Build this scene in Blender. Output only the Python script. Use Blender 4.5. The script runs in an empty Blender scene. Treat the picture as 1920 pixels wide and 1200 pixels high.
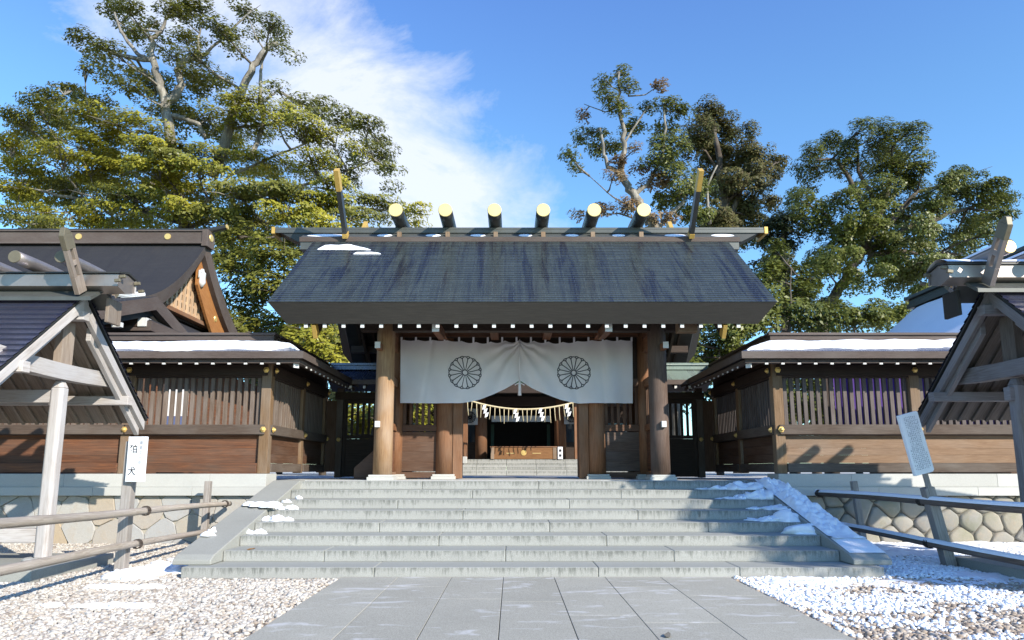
import bpy, bmesh, math, random
import numpy as np
from mathutils import Vector, Matrix
random.seed(7); RNG = np.random.default_rng(11)
R = math.radians
SC = bpy.context.scene; COL = SC.collection

# ------------------------------------------------------------------ camera, sky, sun, exposure
CAMP = Vector((-0.22, 0.0, 1.57)); PITCH = R(9.0); FPX = 1300.0; CYP = 674.0
cam = bpy.data.cameras.new("camera"); camo = bpy.data.objects.new("camera", cam); COL.objects.link(camo)
cam.sensor_width = 36.0; cam.lens = FPX / 1920 * 36.0
cam.shift_y = (CYP - 600.0) / 1920.0
cam.clip_start = 0.1; cam.clip_end = 2000
camo.location = CAMP; camo.rotation_euler = (math.pi / 2 + PITCH, 0, 0)
SC.camera = camo

SUN_AZ = R(43.2); SUN_EL = R(27.8)          # azimuth measured to the right of straight behind the camera
SUN = Vector((math.sin(SUN_AZ) * math.cos(SUN_EL), -math.cos(SUN_AZ) * math.cos(SUN_EL), math.sin(SUN_EL)))
sl = bpy.data.lights.new("sun", 'SUN'); sl.energy = 5.0; sl.angle = R(0.55); sl.color = (1.0, 0.93, 0.82)
so = bpy.data.objects.new("sun", sl); COL.objects.link(so); so.location = (20, -20, 30)
so.rotation_euler = SUN.to_track_quat('Z', 'Y').to_euler()
SC.view_settings.view_transform = 'Standard'; SC.view_settings.look = 'None'
SC.view_settings.exposure = 0.62; SC.view_settings.gamma = 1.0
SC.cycles.use_denoising = True
SC.cycles.max_bounces = 6; SC.cycles.transparent_max_bounces = 6


class N:
    """small node-tree helper"""
    def __init__(s, tree): s.t = tree; s.n = tree.nodes; s.l = tree.links
    def add(s, typ, **kw):
        n = s.n.new(typ)
        for k, v in kw.items():
            if k.startswith('i_'):
                key = k[2:]; key = int(key) if key.isdigit() else key.replace('_', ' ')
                if hasattr(v, 'is_output') or isinstance(v, bpy.types.NodeSocket): s.l.new(v, n.inputs[key])
                else: n.inputs[key].default_value = v
            else: setattr(n, k, v)
        return n
    def math(s, op, a, b=0.0, c=None, clamp=False):
        n = s.n.new('ShaderNodeMath'); n.operation = op; n.use_clamp = clamp
        for i, x in enumerate((a, b) if c is None else (a, b, c)):
            if isinstance(x, bpy.types.NodeSocket): s.l.new(x, n.inputs[i])
            else: n.inputs[i].default_value = x
        return n.outputs[0]
    def ramp(s, fac, stops, interp='LINEAR'):
        n = s.n.new('ShaderNodeValToRGB'); n.color_ramp.interpolation = interp
        e = n.color_ramp.elements
        while len(e) < len(stops): e.new(0.5)
        for el, (p, c) in zip(e, stops):
            el.position = p; el.color = (*c, 1) if len(c) == 3 else c
        s.l.new(fac, n.inputs[0]); return n.outputs[0]
    def bw(s, fac, a, b):
        return s.math('MULTIPLY', s.math('SUBTRACT', fac, a), 1.0 / (b - a), clamp=True)
    def mix(s, f, a, b, mode='MIX'):
        n = s.n.new('ShaderNodeMix'); n.data_type = 'RGBA'; n.blend_type = mode
        for i, x in ((0, f), (6, a), (7, b)):
            if isinstance(x, bpy.types.NodeSocket): s.l.new(x, n.inputs[i])
            else: n.inputs[i].default_value = x if i == 0 else ((*x, 1) if len(x) == 3 else x)
        return n.outputs[2]
    def noise(s, vec, scale=5.0, detail=5.0, rough=0.6, dist=0.0):
        n = s.add('ShaderNodeTexNoise'); s.l.new(vec, n.inputs['Vector'])
        n.inputs['Scale'].default_value = scale; n.inputs['Detail'].default_value = detail
        n.inputs['Roughness'].default_value = rough; n.inputs['Distortion'].default_value = dist
        return n.outputs[0]
    def map(s, vec, scale=(1, 1, 1), loc=(0, 0, 0)):
        n = s.add('ShaderNodeMapping'); s.l.new(vec, n.inputs['Vector'])
        n.inputs['Scale'].default_value = scale; n.inputs['Location'].default_value = loc
        return n.outputs[0]


def make_world():
    w = bpy.data.worlds.new("World"); SC.world = w; w.use_nodes = True
    k = N(w.node_tree); k.n.clear()
    sky = k.add('ShaderNodeTexSky', sky_type='NISHITA', sun_disc=False)
    sky.sun_elevation = SUN_EL
    sky.sun_rotation = math.atan2(SUN.x, SUN.y)
    sky.altitude = 100; sky.air_density = 1.0; sky.dust_density = 0.05; sky.ozone_density = 2.2
    tc = k.add('ShaderNodeTexCoord'); d = tc.outputs['Generated']
    sep = k.add('ShaderNodeSeparateXYZ'); k.l.new(d, sep.inputs[0])
    y = k.math('MAXIMUM', sep.outputs[1], 0.05)
    a = k.math('DIVIDE', sep.outputs[0], y); b = k.math('DIVIDE', sep.outputs[2], y)
    # a drifting bank of thin white cloud: band across the sky plus ragged noise
    cmb = k.add('ShaderNodeCombineXYZ'); k.l.new(a, cmb.inputs[0]); k.l.new(b, cmb.inputs[1])
    n1 = k.noise(k.map(cmb.outputs[0], (1.0, 1.35, 1), (3.1, 1.7, 0)), 3.6, 10, 0.66, 0.6)
    n2 = k.noise(k.map(cmb.outputs[0], (1.0, 1.6, 1), (9.1, 4.7, 0)), 9.0, 8, 0.65, 0.3)
    # distance from the band's axis  (a + 0.85 b = const)
    t = k.math('ADD', k.math('MULTIPLY', a, 0.70), k.math('MULTIPLY', b, 0.71))
    along = k.math('SUBTRACT', k.math('MULTIPLY', b, 0.70), k.math('MULTIPLY', a, 0.71))
    t = k.math('ADD', t, k.math('MULTIPLY', k.math('SUBTRACT', along, 0.5), -0.06))
    off = k.math('ABSOLUTE', k.math('SUBTRACT', t, 0.205))
    band = k.math('SUBTRACT', 1.0, k.math('DIVIDE', off, 0.215))
    v = k.math('ADD', k.math('MULTIPLY', band, 0.52), k.math('MULTIPLY', n1, 1.0))
    v = k.math('ADD', v, k.math('MULTIPLY', n2, 0.28))
    e2 = k.math('ADD', k.math('POWER', k.math('DIVIDE', k.math('ADD', a, 0.52), 0.26), 2.0), k.math('POWER', k.math('DIVIDE', k.math('SUBTRACT', b, 0.74), 0.13), 2.0))
    v2 = k.math('ADD', k.math('MULTIPLY', k.math('SUBTRACT', 1.0, e2), 0.45), k.math('MULTIPLY', n1, 1.0))
    v = k.math('MAXIMUM', v, k.math('ADD', v2, k.math('MULTIPLY', n2, 0.22)))
    m = k.bw(v, 0.74, 1.10)
    m = k.math('MULTIPLY', m, k.bw(along, -0.05, 0.12))
    m = k.math('MULTIPLY', m, k.bw(sep.outputs[1], 0.0, 0.3))
    m = k.math('MULTIPLY', m, 0.82)
    tint = k.mix(1.0, sky.outputs[0], k.ramp(sep.outputs[2], [(0.12, (0.80, 1.11, 1.20)), (0.45, (0.78, 1.08, 1.28)), (0.68, (0.74, 0.96, 1.42))]), 'MULTIPLY')
    col = k.mix(m, tint, (4.5, 4.65, 4.95))
    bg = k.add('ShaderNodeBackground'); k.l.new(col, bg.inputs[0]); bg.inputs[1].default_value = 0.15
    out = k.add('ShaderNodeOutputWorld'); k.l.new(bg.outputs[0], out.inputs[0])
make_world()


def ray(px, py):
    x = (px - 960.0) / FPX; y = -(py - CYP) / FPX; c, s = math.cos(PITCH), math.sin(PITCH)
    return Vector((x, c - y * s, s + y * c))
def at(px, py, Y):                      # point of the photograph at a true distance Y
    r = ray(px, py); return CAMP + r * (Y / r.y)


# ------------------------------------------------------------------ numpy value noise
def _hash(ix, iy, s=0):
    h = (ix.astype(np.int64) * 374761393 + iy.astype(np.int64) * 668265263 + s * 982451653) & 0x7fffffff
    h = (h ^ (h >> 13)) * 1274126177 & 0x7fffffff
    return ((h ^ (h >> 16)) & 0xffff) / 65535.0
def vnoise(x, y, s=0):
    x = np.asarray(x, float); y = np.asarray(y, float)
    ix = np.floor(x); iy = np.floor(y); fx = x - ix; fy = y - iy
    fx = fx * fx * (3 - 2 * fx); fy = fy * fy * (3 - 2 * fy)
    a = _hash(ix, iy, s); b = _hash(ix + 1, iy, s); c = _hash(ix, iy + 1, s); d = _hash(ix + 1, iy + 1, s)
    return (a * (1 - fx) + b * fx) * (1 - fy) + (c * (1 - fx) + d * fx) * fy
def fbm(x, y, s=0, o=4):
    t = 0; amp = 0.5; n = 0
    for i in range(o):
        t = t + amp * vnoise(np.asarray(x) * 2 ** i, np.asarray(y) * 2 ** i, s + i); n += amp; amp *= 0.5
    return t / n


# ------------------------------------------------------------------ materials
def newmat(name):
    m = bpy.data.materials.new(name); m.use_nodes = True
    k = N(m.node_tree); k.n.clear()
    out = k.add('ShaderNodeOutputMaterial'); p = k.add('ShaderNodeBsdfPrincipled')
    k.l.new(p.outputs[0], out.inputs[0])
    return m, k, p, out
def setc(k, p, col, rough=0.7, metal=0.0, spec=0.4):
    if isinstance(col, bpy.types.NodeSocket): k.l.new(col, p.inputs['Base Color'])
    else: p.inputs['Base Color'].default_value = (*col, 1)
    if isinstance(rough, bpy.types.NodeSocket): k.l.new(rough, p.inputs['Roughness'])
    else: p.inputs['Roughness'].default_value = rough
    p.inputs['Metallic'].default_value = metal; p.inputs['Specular IOR Level'].default_value = spec
def bump(k, p, h, strength=0.3, dist=0.01):
    b = k.add('ShaderNodeBump'); k.l.new(h, b.inputs['Height']); b.inputs['Strength'].default_value = strength
    b.inputs['Distance'].default_value = dist; k.l.new(b.outputs[0], p.inputs['Normal'])

def wood(name, dark, mid, light, grey=None, gamt=0.5, rough=0.72, spec=0.3, gs=1.0, knots=0.25):
    m, k, p, out = newmat(name)
    uv = k.add('ShaderNodeTexCoord').outputs['UV']
    g = k.noise(k.map(uv, (0.9 * gs, 17 * gs, 1)), 2.6, 8, 0.68, 0.5)
    fine = k.noise(k.map(uv, (2.0 * gs, 90 * gs, 1)), 2.0, 3, 0.6, 0.0)
    c = k.ramp(g, [(0.24, dark), (0.5, mid), (0.74, light)])
    big = k.noise(k.map(uv, (0.55, 1.1, 1)), 1.3, 4, 0.55, 0.2)
    if grey:
        c = k.mix(k.math('MULTIPLY', k.bw(big, 0.42, 0.68), gamt), c, grey)
    tone = k.noise(k.map(uv, (0.02, 0.02, 1)), 9.0, 0, 0.5)      # differs from board to board
    hsv = k.add('ShaderNodeHueSaturation'); k.l.new(c, hsv.inputs['Color'])
    k.l.new(k.math('ADD', k.math('MULTIPLY', tone, 0.75), 0.62), hsv.inputs['Value'])
    kn = k.noise(k.map(uv, (1.1, 3.2, 1), (5, 3, 0)), 2.0, 2, 0.5)
    c = k.mix(k.math('MULTIPLY', k.bw(kn, 0.66, 0.76), knots), hsv.outputs[0], dark)
    c = k.mix(k.math('MULTIPLY', k.bw(fine, 0.5, 0.75), 0.35), c, dark)
    setc(k, p, c, rough, 0, spec)
    bump(k, p, k.math('ADD', g, k.math('MULTIPLY', fine, 0.4)), 0.35, 0.008)
    return m

def plain(name, col, rough=0.6, metal=0.0, var=0.25, scale=6.0, spec=0.4, bmp=0.1):
    m, k, p, out = newmat(name)
    o = k.add('ShaderNodeTexCoord').outputs['Object']
    n = k.noise(o, scale, 6, 0.65)
    c = k.mix(n, tuple(x * (1 - var) for x in col), tuple(min(1, x * (1 + var)) for x in col))
    setc(k, p, c, rough, metal, spec); bump(k, p, n, bmp, 0.01)
    return m

def granite(name, base, stain=(0.12, 0.125, 0.11), samt=0.0, speck=0.3, patch=None, rough=0.75):
    m, k, p, out = newmat(name)
    tc = k.add('ShaderNodeTexCoord'); o = tc.outputs['Object']
    s = k.noise(o, 95, 3, 0.8)
    l = k.noise(o, 0.9, 5, 0.6)
    c = k.mix(k.bw(s, 0.3, 0.7), tuple(x * (1 - speck) for x in base), tuple(min(1, x * (1 + speck)) for x in base))
    c = k.mix(k.math('MULTIPLY', k.bw(l, 0.35, 0.7), 0.35), c, tuple(x * 0.72 for x in base))
    blk = k.noise(k.map(tc.outputs['UV'], (0.01, 0.01, 1)), 11, 0, 0.5)
    hsv = k.add('ShaderNodeHueSaturation'); k.l.new(c, hsv.inputs['Color'])
    k.l.new(k.math('ADD', k.math('MULTIPLY', blk, 0.3), 0.85), hsv.inputs['Value']); c = hsv.outputs[0]
    if samt:
        # algae and soot: drip streaks under each nosing on the risers, blotches on the treads
        geo = k.add('ShaderNodeNewGeometry'); sp = k.add('ShaderNodeSeparateXYZ'); k.l.new(geo.outputs['Normal'], sp.inputs[0])
        face = k.bw(k.math('MULTIPLY', sp.outputs[1], -1.0), 0.5, 0.8)
        uvs = k.add('ShaderNodeSeparateXYZ'); k.l.new(tc.outputs['UV'], uvs.inputs[0])
        ob = k.add('ShaderNodeSeparateXYZ'); k.l.new(o, ob.inputs[0])
        zf = k.math('MODULO', k.math('ADD', ob.outputs[2], 0.165 * 20), 0.165)
        up = k.bw(zf, 0.035, 0.15)
        st = k.noise(k.map(o, (9, 9, 1.6)), 2.4, 6, 0.75, 0.4)
        st2 = k.noise(k.map(o, (0.7, 0.7, 0.7), (4, 2, 1)), 1.6, 4, 0.6)
        f = k.bw(k.math('ADD', k.math('ADD', st, k.math('MULTIPLY', up, 0.19)), k.math('MULTIPLY', st2, 0.25)), 0.70, 0.92)
        f = k.math('MULTIPLY', k.math('MULTIPLY', f, face), samt)
        c = k.mix(f, c, stain)
        f2 = k.math('MULTIPLY', k.math('SUBTRACT', 1.0, face), 0.55)
        c = k.mix(f2, c, (0.315, 0.325, 0.285))
    if patch:
        pn = k.noise(k.map(o, (1.0, 2.6, 1), (2, 7, 0)), 1.35, 6, 0.62, 0.7)
        c = k.mix(k.math('MULTIPLY', k.bw(pn, 0.57, 0.64), 0.6), c, patch)
    setc(k, p, c, rough, 0, 0.18); bump(k, p, s, 0.22, 0.004)
    return m

def copper(name, base, wet, brown, bw_=0.46, rh=0.11, line=(0.13, 0.16, 0.14), r0=0.42, r1=0.2, samt=0.9, metal=0.0, spec=0.6):
    """old sheet-copper shingles with wet run-off streaks, in slope coordinates (u across, v up)"""
    m, k, p, out = newmat(name)
    uv = k.add('ShaderNodeTexCoord').outputs['UV']
    br = k.add('ShaderNodeTexBrick'); k.l.new(uv, br.inputs['Vector'])
    br.inputs['Scale'].default_value = 1.0; br.inputs['Brick Width'].default_value = bw_; br.inputs['Row Height'].default_value = rh
    br.inputs['Mortar Size'].default_value = 0.006; br.offset = 0.5
    br.inputs['Color1'].default_value = (0.35, 0.35, 0.35, 1); br.inputs['Color2'].default_value = (0.65, 0.65, 0.65, 1)
    seam = br.outputs['Fac']
    sh = k.noise(k.map(uv, (2.0, 0.20, 1)), 1.5, 6, 0.62, 0.6)
    sh2 = k.noise(k.map(uv, (4.2, 0.5, 1), (3, 9, 0)), 1.4, 6, 0.65, 0.5)
    fine = k.noise(k.map(uv, (6, 9, 1)), 3.0, 5, 0.7)
    c = k.mix(fine, tuple(x * 0.6 for x in base), tuple(x * 1.35 for x in base))
    c = k.mix(k.math('MULTIPLY', k.math('SUBTRACT', br.outputs['Color'], 0.5), 0.9), c, line)
    w = k.bw(sh, 0.50, 0.60); b2 = k.bw(sh2, 0.58, 0.68)
    thin = k.bw(k.noise(k.map(uv, (11.0, 0.35, 1), (7, 1, 0)), 1.2, 5, 0.7, 0.3), 0.50, 0.62)
    w = k.math('MULTIPLY', k.math('ADD', k.math('MULTIPLY', w, 0.85), k.math('MULTIPLY', thin, 0.45), clamp=True), k.bw(fine, 0.22, 0.50))
    c = k.mix(k.math('MULTIPLY', b2, 0.6), c, brown)
    c = k.mix(k.math('MULTIPLY', w, samt), c, wet)
    c = k.mix(k.math('MULTIPLY', k.math('MULTIPLY', seam, k.bw(fine, 0.35, 0.6)), 0.55), c, line)
    rough = k.math('ADD', k.math('MULTIPLY', w, r1 - r0), r0)
    setc(k, p, c, rough, metal, spec)
    bump(k, p, k.math('SUBTRACT', fine, k.math('MULTIPLY', seam, 1.5)), 0.3, 0.006)
    return m

def foliage(name, c1, c2, c3, rough=0.42, trans=0.36, nscale=0.55):
    m, k, p, out = newmat(name)
    geo = k.add('ShaderNodeNewGeometry'); o = k.add('ShaderNodeTexCoord').outputs['Object']
    n = k.noise(o, nscale, 4, 0.65)
    c = k.mix(k.bw(n, 0.36, 0.66), c1, c2)
    c = k.mix(k.bw(geo.outputs['Random Per Island'], 0.45, 1.0), c, c3)
    setc(k, p, c, rough, 0, 0.35)
    tr = k.add('ShaderNodeBsdfTranslucent'); k.l.new(c, tr.inputs[0])
    mx = k.add('ShaderNodeMixShader'); mx.inputs[0].default_value = trans
    k.l.new(p.outputs[0], mx.inputs[1]); k.l.new(tr.outputs[0], mx.inputs[2]); k.l.new(mx.outputs[0], out.inputs[0])
    return m

def bark(name, c1, c2, c3):
    m, k, p, out = newmat(name)
    o = k.add('ShaderNodeTexCoord').outputs['Object']
    n = k.noise(k.map(o, (3, 3, 0.8)), 1.6, 6, 0.7, 0.4); n2 = k.noise(o, 0.7, 5, 0.6)
    c = k.ramp(n, [(0.3, c1), (0.5, c2), (0.68, c3)])
    c = k.mix(k.math('MULTIPLY', k.bw(n2, 0.5, 0.65), 0.5), c, c1)
    setc(k, p, c, 0.85, 0, 0.2); bump(k, p, n, 0.6, 0.03)
    return m

def snowmat():
    m, k, p, out = newmat('snow')
    o = k.add('ShaderNodeTexCoord').outputs['Object']
    n = k.noise(o, 18, 5, 0.7); n2 = k.noise(o, 90, 2, 0.6)
    setc(k, p, k.mix(n, (0.80, 0.83, 0.88), (0.90, 0.91, 0.93)), 0.6, 0, 0.3)
    bump(k, p, k.math('ADD', n, k.math('MULTIPLY', n2, 0.3)), 0.4, 0.02)
    return m

def pebblemat(name, stops, snowy=0.0):
    m, k, p, out = newmat(name)
    geo = k.add('ShaderNodeNewGeometry'); o = k.add('ShaderNodeTexCoord').outputs['Object']
    n = k.noise(o, 30, 4, 0.7)
    c = k.ramp(geo.outputs['Random Per Island'], stops)
    c = k.mix(k.math('MULTIPLY', n, 0.5), c, (0.30, 0.25, 0.2))
    setc(k, p, c, 0.75, 0, 0.3); bump(k, p, n, 0.3, 0.004)
    return m

def cloth(name, col, trans=0.3):
    m, k, p, out = newmat(name)
    uv = k.add('ShaderNodeTexCoord').outputs['UV']
    n = k.noise(k.map(uv, (260, 260, 1)), 1.0, 2, 0.6); n2 = k.noise(uv, 2.2, 5, 0.6)
    c = k.mix(n2, tuple(x * 0.88 for x in col), col)
    setc(k, p, c, 0.9, 0, 0.1); bump(k, p, k.math('ADD', k.math('MULTIPLY', n, 0.1), n2), 0.12, 0.02)
    tr = k.add('ShaderNodeBsdfTranslucent'); k.l.new(c, tr.inputs[0])
    mx = k.add('ShaderNodeMixShader'); mx.inputs[0].default_value = trans
    k.l.new(p.outputs[0], mx.inputs[1]); k.l.new(tr.outputs[0], mx.inputs[2]); k.l.new(mx.outputs[0], out.inputs[0])
    return m

def stonefacing(name, tones, moss=0.0):
    m, k, p, out = newmat(name)
    tc = k.add('ShaderNodeTexCoord'); o = tc.outputs['Object']
    geo = k.add('ShaderNodeNewGeometry')
    c = k.ramp(geo.outputs['Random Per Island'], tones)
    n = k.noise(o, 5.5, 7, 0.68, 0.3); s = k.noise(o, 60, 3, 0.7)
    c = k.mix(k.math('MULTIPLY', k.bw(n, 0.5, 0.72), 0.32), c, (0.42, 0.30, 0.18))
    c = k.mix(k.math('MULTIPLY', k.bw(s, 0.35, 0.7), 0.35), c, (0.2, 0.19, 0.17))
    if moss: c = k.mix(k.math('MULTIPLY', k.bw(k.noise(o, 1.7, 5, 0.65), 0.48, 0.66), moss), c, (0.13, 0.14, 0.05))
    setc(k, p, c, 0.85, 0, 0.25); bump(k, p, k.math('ADD', n, k.math('MULTIPLY', s, 0.3)), 0.5, 0.02)
    return m

M = {}
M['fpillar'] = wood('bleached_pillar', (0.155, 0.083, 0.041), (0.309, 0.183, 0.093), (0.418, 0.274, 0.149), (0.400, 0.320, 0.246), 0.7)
M['post'] = wood('cypress_post', (0.094, 0.054, 0.027), (0.196, 0.119, 0.061), (0.275, 0.188, 0.112), (0.260, 0.224, 0.188), 0.5)
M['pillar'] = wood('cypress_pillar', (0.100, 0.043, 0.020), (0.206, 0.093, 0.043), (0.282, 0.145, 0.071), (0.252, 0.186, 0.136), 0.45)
M['red'] = wood('red_brown_board', (0.050, 0.022, 0.012), (0.135, 0.055, 0.027), (0.27, 0.105, 0.042), (0.13, 0.085, 0.06), 0.6, gs=0.6)
M['tan'] = wood('pale_tan_board', (0.131, 0.074, 0.040), (0.222, 0.136, 0.080), (0.304, 0.203, 0.127), (0.271, 0.214, 0.167), 0.4)
M['brown'] = wood('brown_board', (0.045, 0.021, 0.012), (0.097, 0.048, 0.027), (0.150, 0.081, 0.048), (0.150, 0.106, 0.081), 0.5)
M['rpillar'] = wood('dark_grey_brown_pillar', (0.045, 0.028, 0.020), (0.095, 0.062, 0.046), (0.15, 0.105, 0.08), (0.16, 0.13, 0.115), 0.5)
M['rslat'] = wood('dull_grey_slat', (0.05, 0.038, 0.034), (0.10, 0.080, 0.072), (0.155, 0.13, 0.12), (0.17, 0.15, 0.145), 0.5)
M['boxwood'] = wood('brown_box_board', (0.10, 0.045, 0.016), (0.20, 0.095, 0.036), (0.28, 0.145, 0.06), None)
M['slat'] = wood('grey_brown_slat', (0.077, 0.053, 0.037), (0.147, 0.107, 0.081), (0.217, 0.170, 0.138), (0.232, 0.201, 0.179), 0.6)
M['rail'] = wood('weathered_rail', (0.043, 0.029, 0.021), (0.081, 0.057, 0.042), (0.130, 0.099, 0.077), (0.161, 0.140, 0.121), 0.6)
M['dark'] = wood('dark_beam', (0.020, 0.013, 0.010), (0.040, 0.026, 0.019), (0.070, 0.046, 0.034), None)
M['eave'] = wood('grey_eave_board', (0.017, 0.0155, 0.013), (0.025, 0.0225, 0.019), (0.036, 0.032, 0.027), None, rough=0.6)
M['bark_layer'] = wood('layered_bark_edge', (0.045, 0.033, 0.027), (0.088, 0.066, 0.056), (0.13, 0.102, 0.088), (0.13, 0.112, 0.10), 0.5, gs=2.0)
M['silver'] = wood('silvered_wood', (0.229, 0.185, 0.150), (0.414, 0.378, 0.352), (0.528, 0.506, 0.484), (0.493, 0.484, 0.488), 0.75, knots=0.35)
M['silvershade'] = wood('shade_toned_silvered_wood', (0.09, 0.07, 0.06), (0.185, 0.165, 0.16), (0.26, 0.245, 0.245), (0.23, 0.225, 0.24), 0.7, knots=0.5)  # silvered wood darkened so its colour carries the right shelter's shade
M['silverdarkshade'] = wood('shade_toned_ceiling_board', (0.055, 0.042, 0.033), (0.115, 0.095, 0.08), (0.165, 0.145, 0.125), (0.15, 0.135, 0.125), 0.6)  # ceiling board copy with the same shade mixed into its colour
M['silverdark'] = wood('grey_ceiling_board', (0.12, 0.085, 0.06), (0.235, 0.185, 0.145), (0.33, 0.275, 0.225), (0.28, 0.25, 0.225), 0.6)
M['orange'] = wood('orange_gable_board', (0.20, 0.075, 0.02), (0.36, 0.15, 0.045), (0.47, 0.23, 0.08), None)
M['lattice'] = wood('pale_lattice_wood', (0.30, 0.19, 0.11), (0.46, 0.31, 0.19), (0.56, 0.41, 0.27), None)
M['bamboo'] = wood('grey_bamboo', (0.16, 0.13, 0.10), (0.34, 0.29, 0.235), (0.47, 0.42, 0.355), (0.32, 0.29, 0.27), 0.6, knots=0.5)
M['stake'] = wood('grey_stake', (0.15, 0.125, 0.105), (0.30, 0.265, 0.235), (0.43, 0.395, 0.36), (0.35, 0.33, 0.31), 0.5)
M['darkpole'] = wood('damp_pole', (0.053, 0.036, 0.027), (0.128, 0.090, 0.068), (0.225, 0.173, 0.135), (0.195, 0.180, 0.165), 0.4)
M['white'] = plain('white_paint', (0.60, 0.60, 0.58), 0.6, 0, 0.08, 20)
M['sign'] = plain('white_sign_board', (0.80, 0.81, 0.82), 0.45, 0, 0.03, 9)
M['ink'] = plain('black_ink', (0.02, 0.02, 0.025), 0.6, 0, 0.1)
M['fadedink'] = plain('faded_ink', (0.36, 0.37, 0.40), 0.6, 0, 0.1)
M['signink'] = plain('blue_grey_ink', (0.13, 0.14, 0.18), 0.6, 0, 0.1)
M['gold'] = plain('gilt_metal', (0.80, 0.56, 0.20), 0.38, 0.55, 0.15, 9)
M['goldflat'] = plain('pale_gold_leaf', (0.80, 0.62, 0.27), 0.5, 0.35, 0.12, 5)
M['goldold'] = plain('ochre_gilding', (0.56, 0.36, 0.09), 0.5, 0.3, 0.25, 7)
M['bronze'] = plain('tarnished_bronze', (0.16, 0.14, 0.095), 0.5, 0.2, 0.3, 8)
M['cmetal'] = plain('dull_copper_sheet', (0.34, 0.30, 0.275), 0.38, 0.7, 0.25, 5)
M['blackcu'] = plain('blackened_copper', (0.030, 0.031, 0.030), 0.42, 0.0, 0.3, 7, 0.5)
M['capcu'] = plain('grey_copper_cap', (0.085, 0.09, 0.082), 0.42, 0.2, 0.35, 4, 0.5)
M['gateroof'] = copper('gate_roof_copper', (0.054, 0.067, 0.066), (0.016, 0.018, 0.032), (0.034, 0.029, 0.026), line=(0.17, 0.20, 0.19), r0=0.36, r1=0.26, metal=0.3)
M['roofblue'] = copper('shelter_roof_copper', (0.15, 0.155, 0.21), (0.11, 0.115, 0.22), (0.26, 0.19, 0.16), 0.6, 0.15, (0.20, 0.21, 0.25), 0.26, 0.16, 0.6, 0.8)
M['wingroof'] = copper('wing_roof_copper', (0.11, 0.115, 0.155), (0.07, 0.075, 0.14), (0.12, 0.10, 0.09), 0.6, 0.1, (0.15, 0.16, 0.18), 0.28, 0.18, 0.6, 0.7)
M['greenroof'] = copper('verdigris_roof_copper', (0.19, 0.25, 0.21), (0.14, 0.17, 0.16), (0.16, 0.17, 0.14), 0.6, 0.1, (0.25, 0.3, 0.26))
M['barkroof'] = copper('cypress_bark_roof', (0.026, 0.026, 0.029), (0.019, 0.019, 0.023), (0.034, 0.031, 0.030), 0.5, 0.07, (0.055, 0.053, 0.055), 0.8, 0.75, 0.5, 0, 0.25)
M['step'] = granite('step_granite', (0.338, 0.336, 0.309), samt=0.85)
M['coping'] = granite('white_granite', (0.48, 0.475, 0.44), speck=0.14)
M['stringer'] = granite('grey_granite', (0.322, 0.322, 0.290), speck=0.25)
M['paver'] = granite('path_granite', (0.375, 0.362, 0.305), speck=0.42, patch=(0.58, 0.58, 0.57))
M['court'] = granite('court_granite', (0.50, 0.50, 0.48), speck=0.2)
M['facingl'] = stonefacing('cream_stone', [(0.0, (0.399, 0.354, 0.275)), (0.35, (0.437, 0.417, 0.377)), (0.7, (0.390, 0.388, 0.377)), (1.0, (0.437, 0.339, 0.224))])
M['facingr'] = stonefacing('grey_tan_stone', [(0.0, (0.234, 0.222, 0.195)), (0.4, (0.281, 0.265, 0.234)), (0.75, (0.328, 0.289, 0.218)), (1.0, (0.218, 0.215, 0.207))], 0.35)
M['joint'] = plain('dark_joint', (0.13, 0.12, 0.10), 0.95, 0, 0.3, 20)
M['jointl'] = plain('sandy_joint', (0.36, 0.33, 0.27), 0.95, 0, 0.3, 20)
M['earth'] = plain('beige_grit', (0.22, 0.18, 0.14), 0.95, 0, 0.35, 30, 0.2, 0.5)
M['snow'] = snowmat()
M['pebl'] = pebblemat('cream_pebble', [(0.0, (0.636, 0.611, 0.550)), (0.45, (0.550, 0.516, 0.447)), (0.72, (0.473, 0.421, 0.353)), (0.9, (0.344, 0.292, 0.241)), (1.0, (0.224, 0.189, 0.155))])
M['pebr'] = pebblemat('brown_pebble', [(0.0, (0.60, 0.55, 0.48)), (0.4, (0.46, 0.39, 0.31)), (0.75, (0.33, 0.26, 0.19)), (1.0, (0.22, 0.16, 0.12))])
M['noren'] = cloth('white_curtain_cloth', (0.95, 0.925, 0.935), 0.30)
M['band'] = cloth('white_band_cloth', (0.62, 0.63, 0.60), 0.3)
M['crest'] = plain('dark_grey_print', (0.050, 0.050, 0.065), 0.8, 0, 0.1)
M['purple'] = cloth('purple_curtain_cloth', (0.10, 0.055, 0.24), 0.3)
M['straw'] = plain('rice_straw', (0.62, 0.52, 0.31), 0.8, 0, 0.3, 20)
M['paper'] = plain('white_paper', (0.86, 0.86, 0.84), 0.8, 0, 0.03)
M['bindrope'] = plain('black_palm_rope', (0.05, 0.038, 0.03), 0.9, 0, 0.4, 40)
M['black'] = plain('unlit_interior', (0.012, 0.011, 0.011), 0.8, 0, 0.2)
M['plaster'] = plain('white_plaster', (0.74, 0.73, 0.70), 0.8, 0, 0.06)
M['greenpaint'] = plain('dark_green_panel', (0.02, 0.055, 0.035), 0.6, 0, 0.2)
M['glass'] = plain('window_glass', (0.03, 0.045, 0.06), 0.06, 0, 0.2, 2, 0.8, 0.02)
M['leafy'] = foliage('olive_leaves', (0.20, 0.21, 0.030), (0.46, 0.41, 0.045), (0.30, 0.285, 0.040))
M['leafy2'] = foliage('dark_olive_leaves', (0.12, 0.13, 0.028), (0.26, 0.25, 0.040), (0.18, 0.18, 0.036))
M['leafg'] = foliage('green_leaves', (0.10, 0.12, 0.024), (0.22, 0.225, 0.040), (0.15, 0.165, 0.036))
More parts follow.
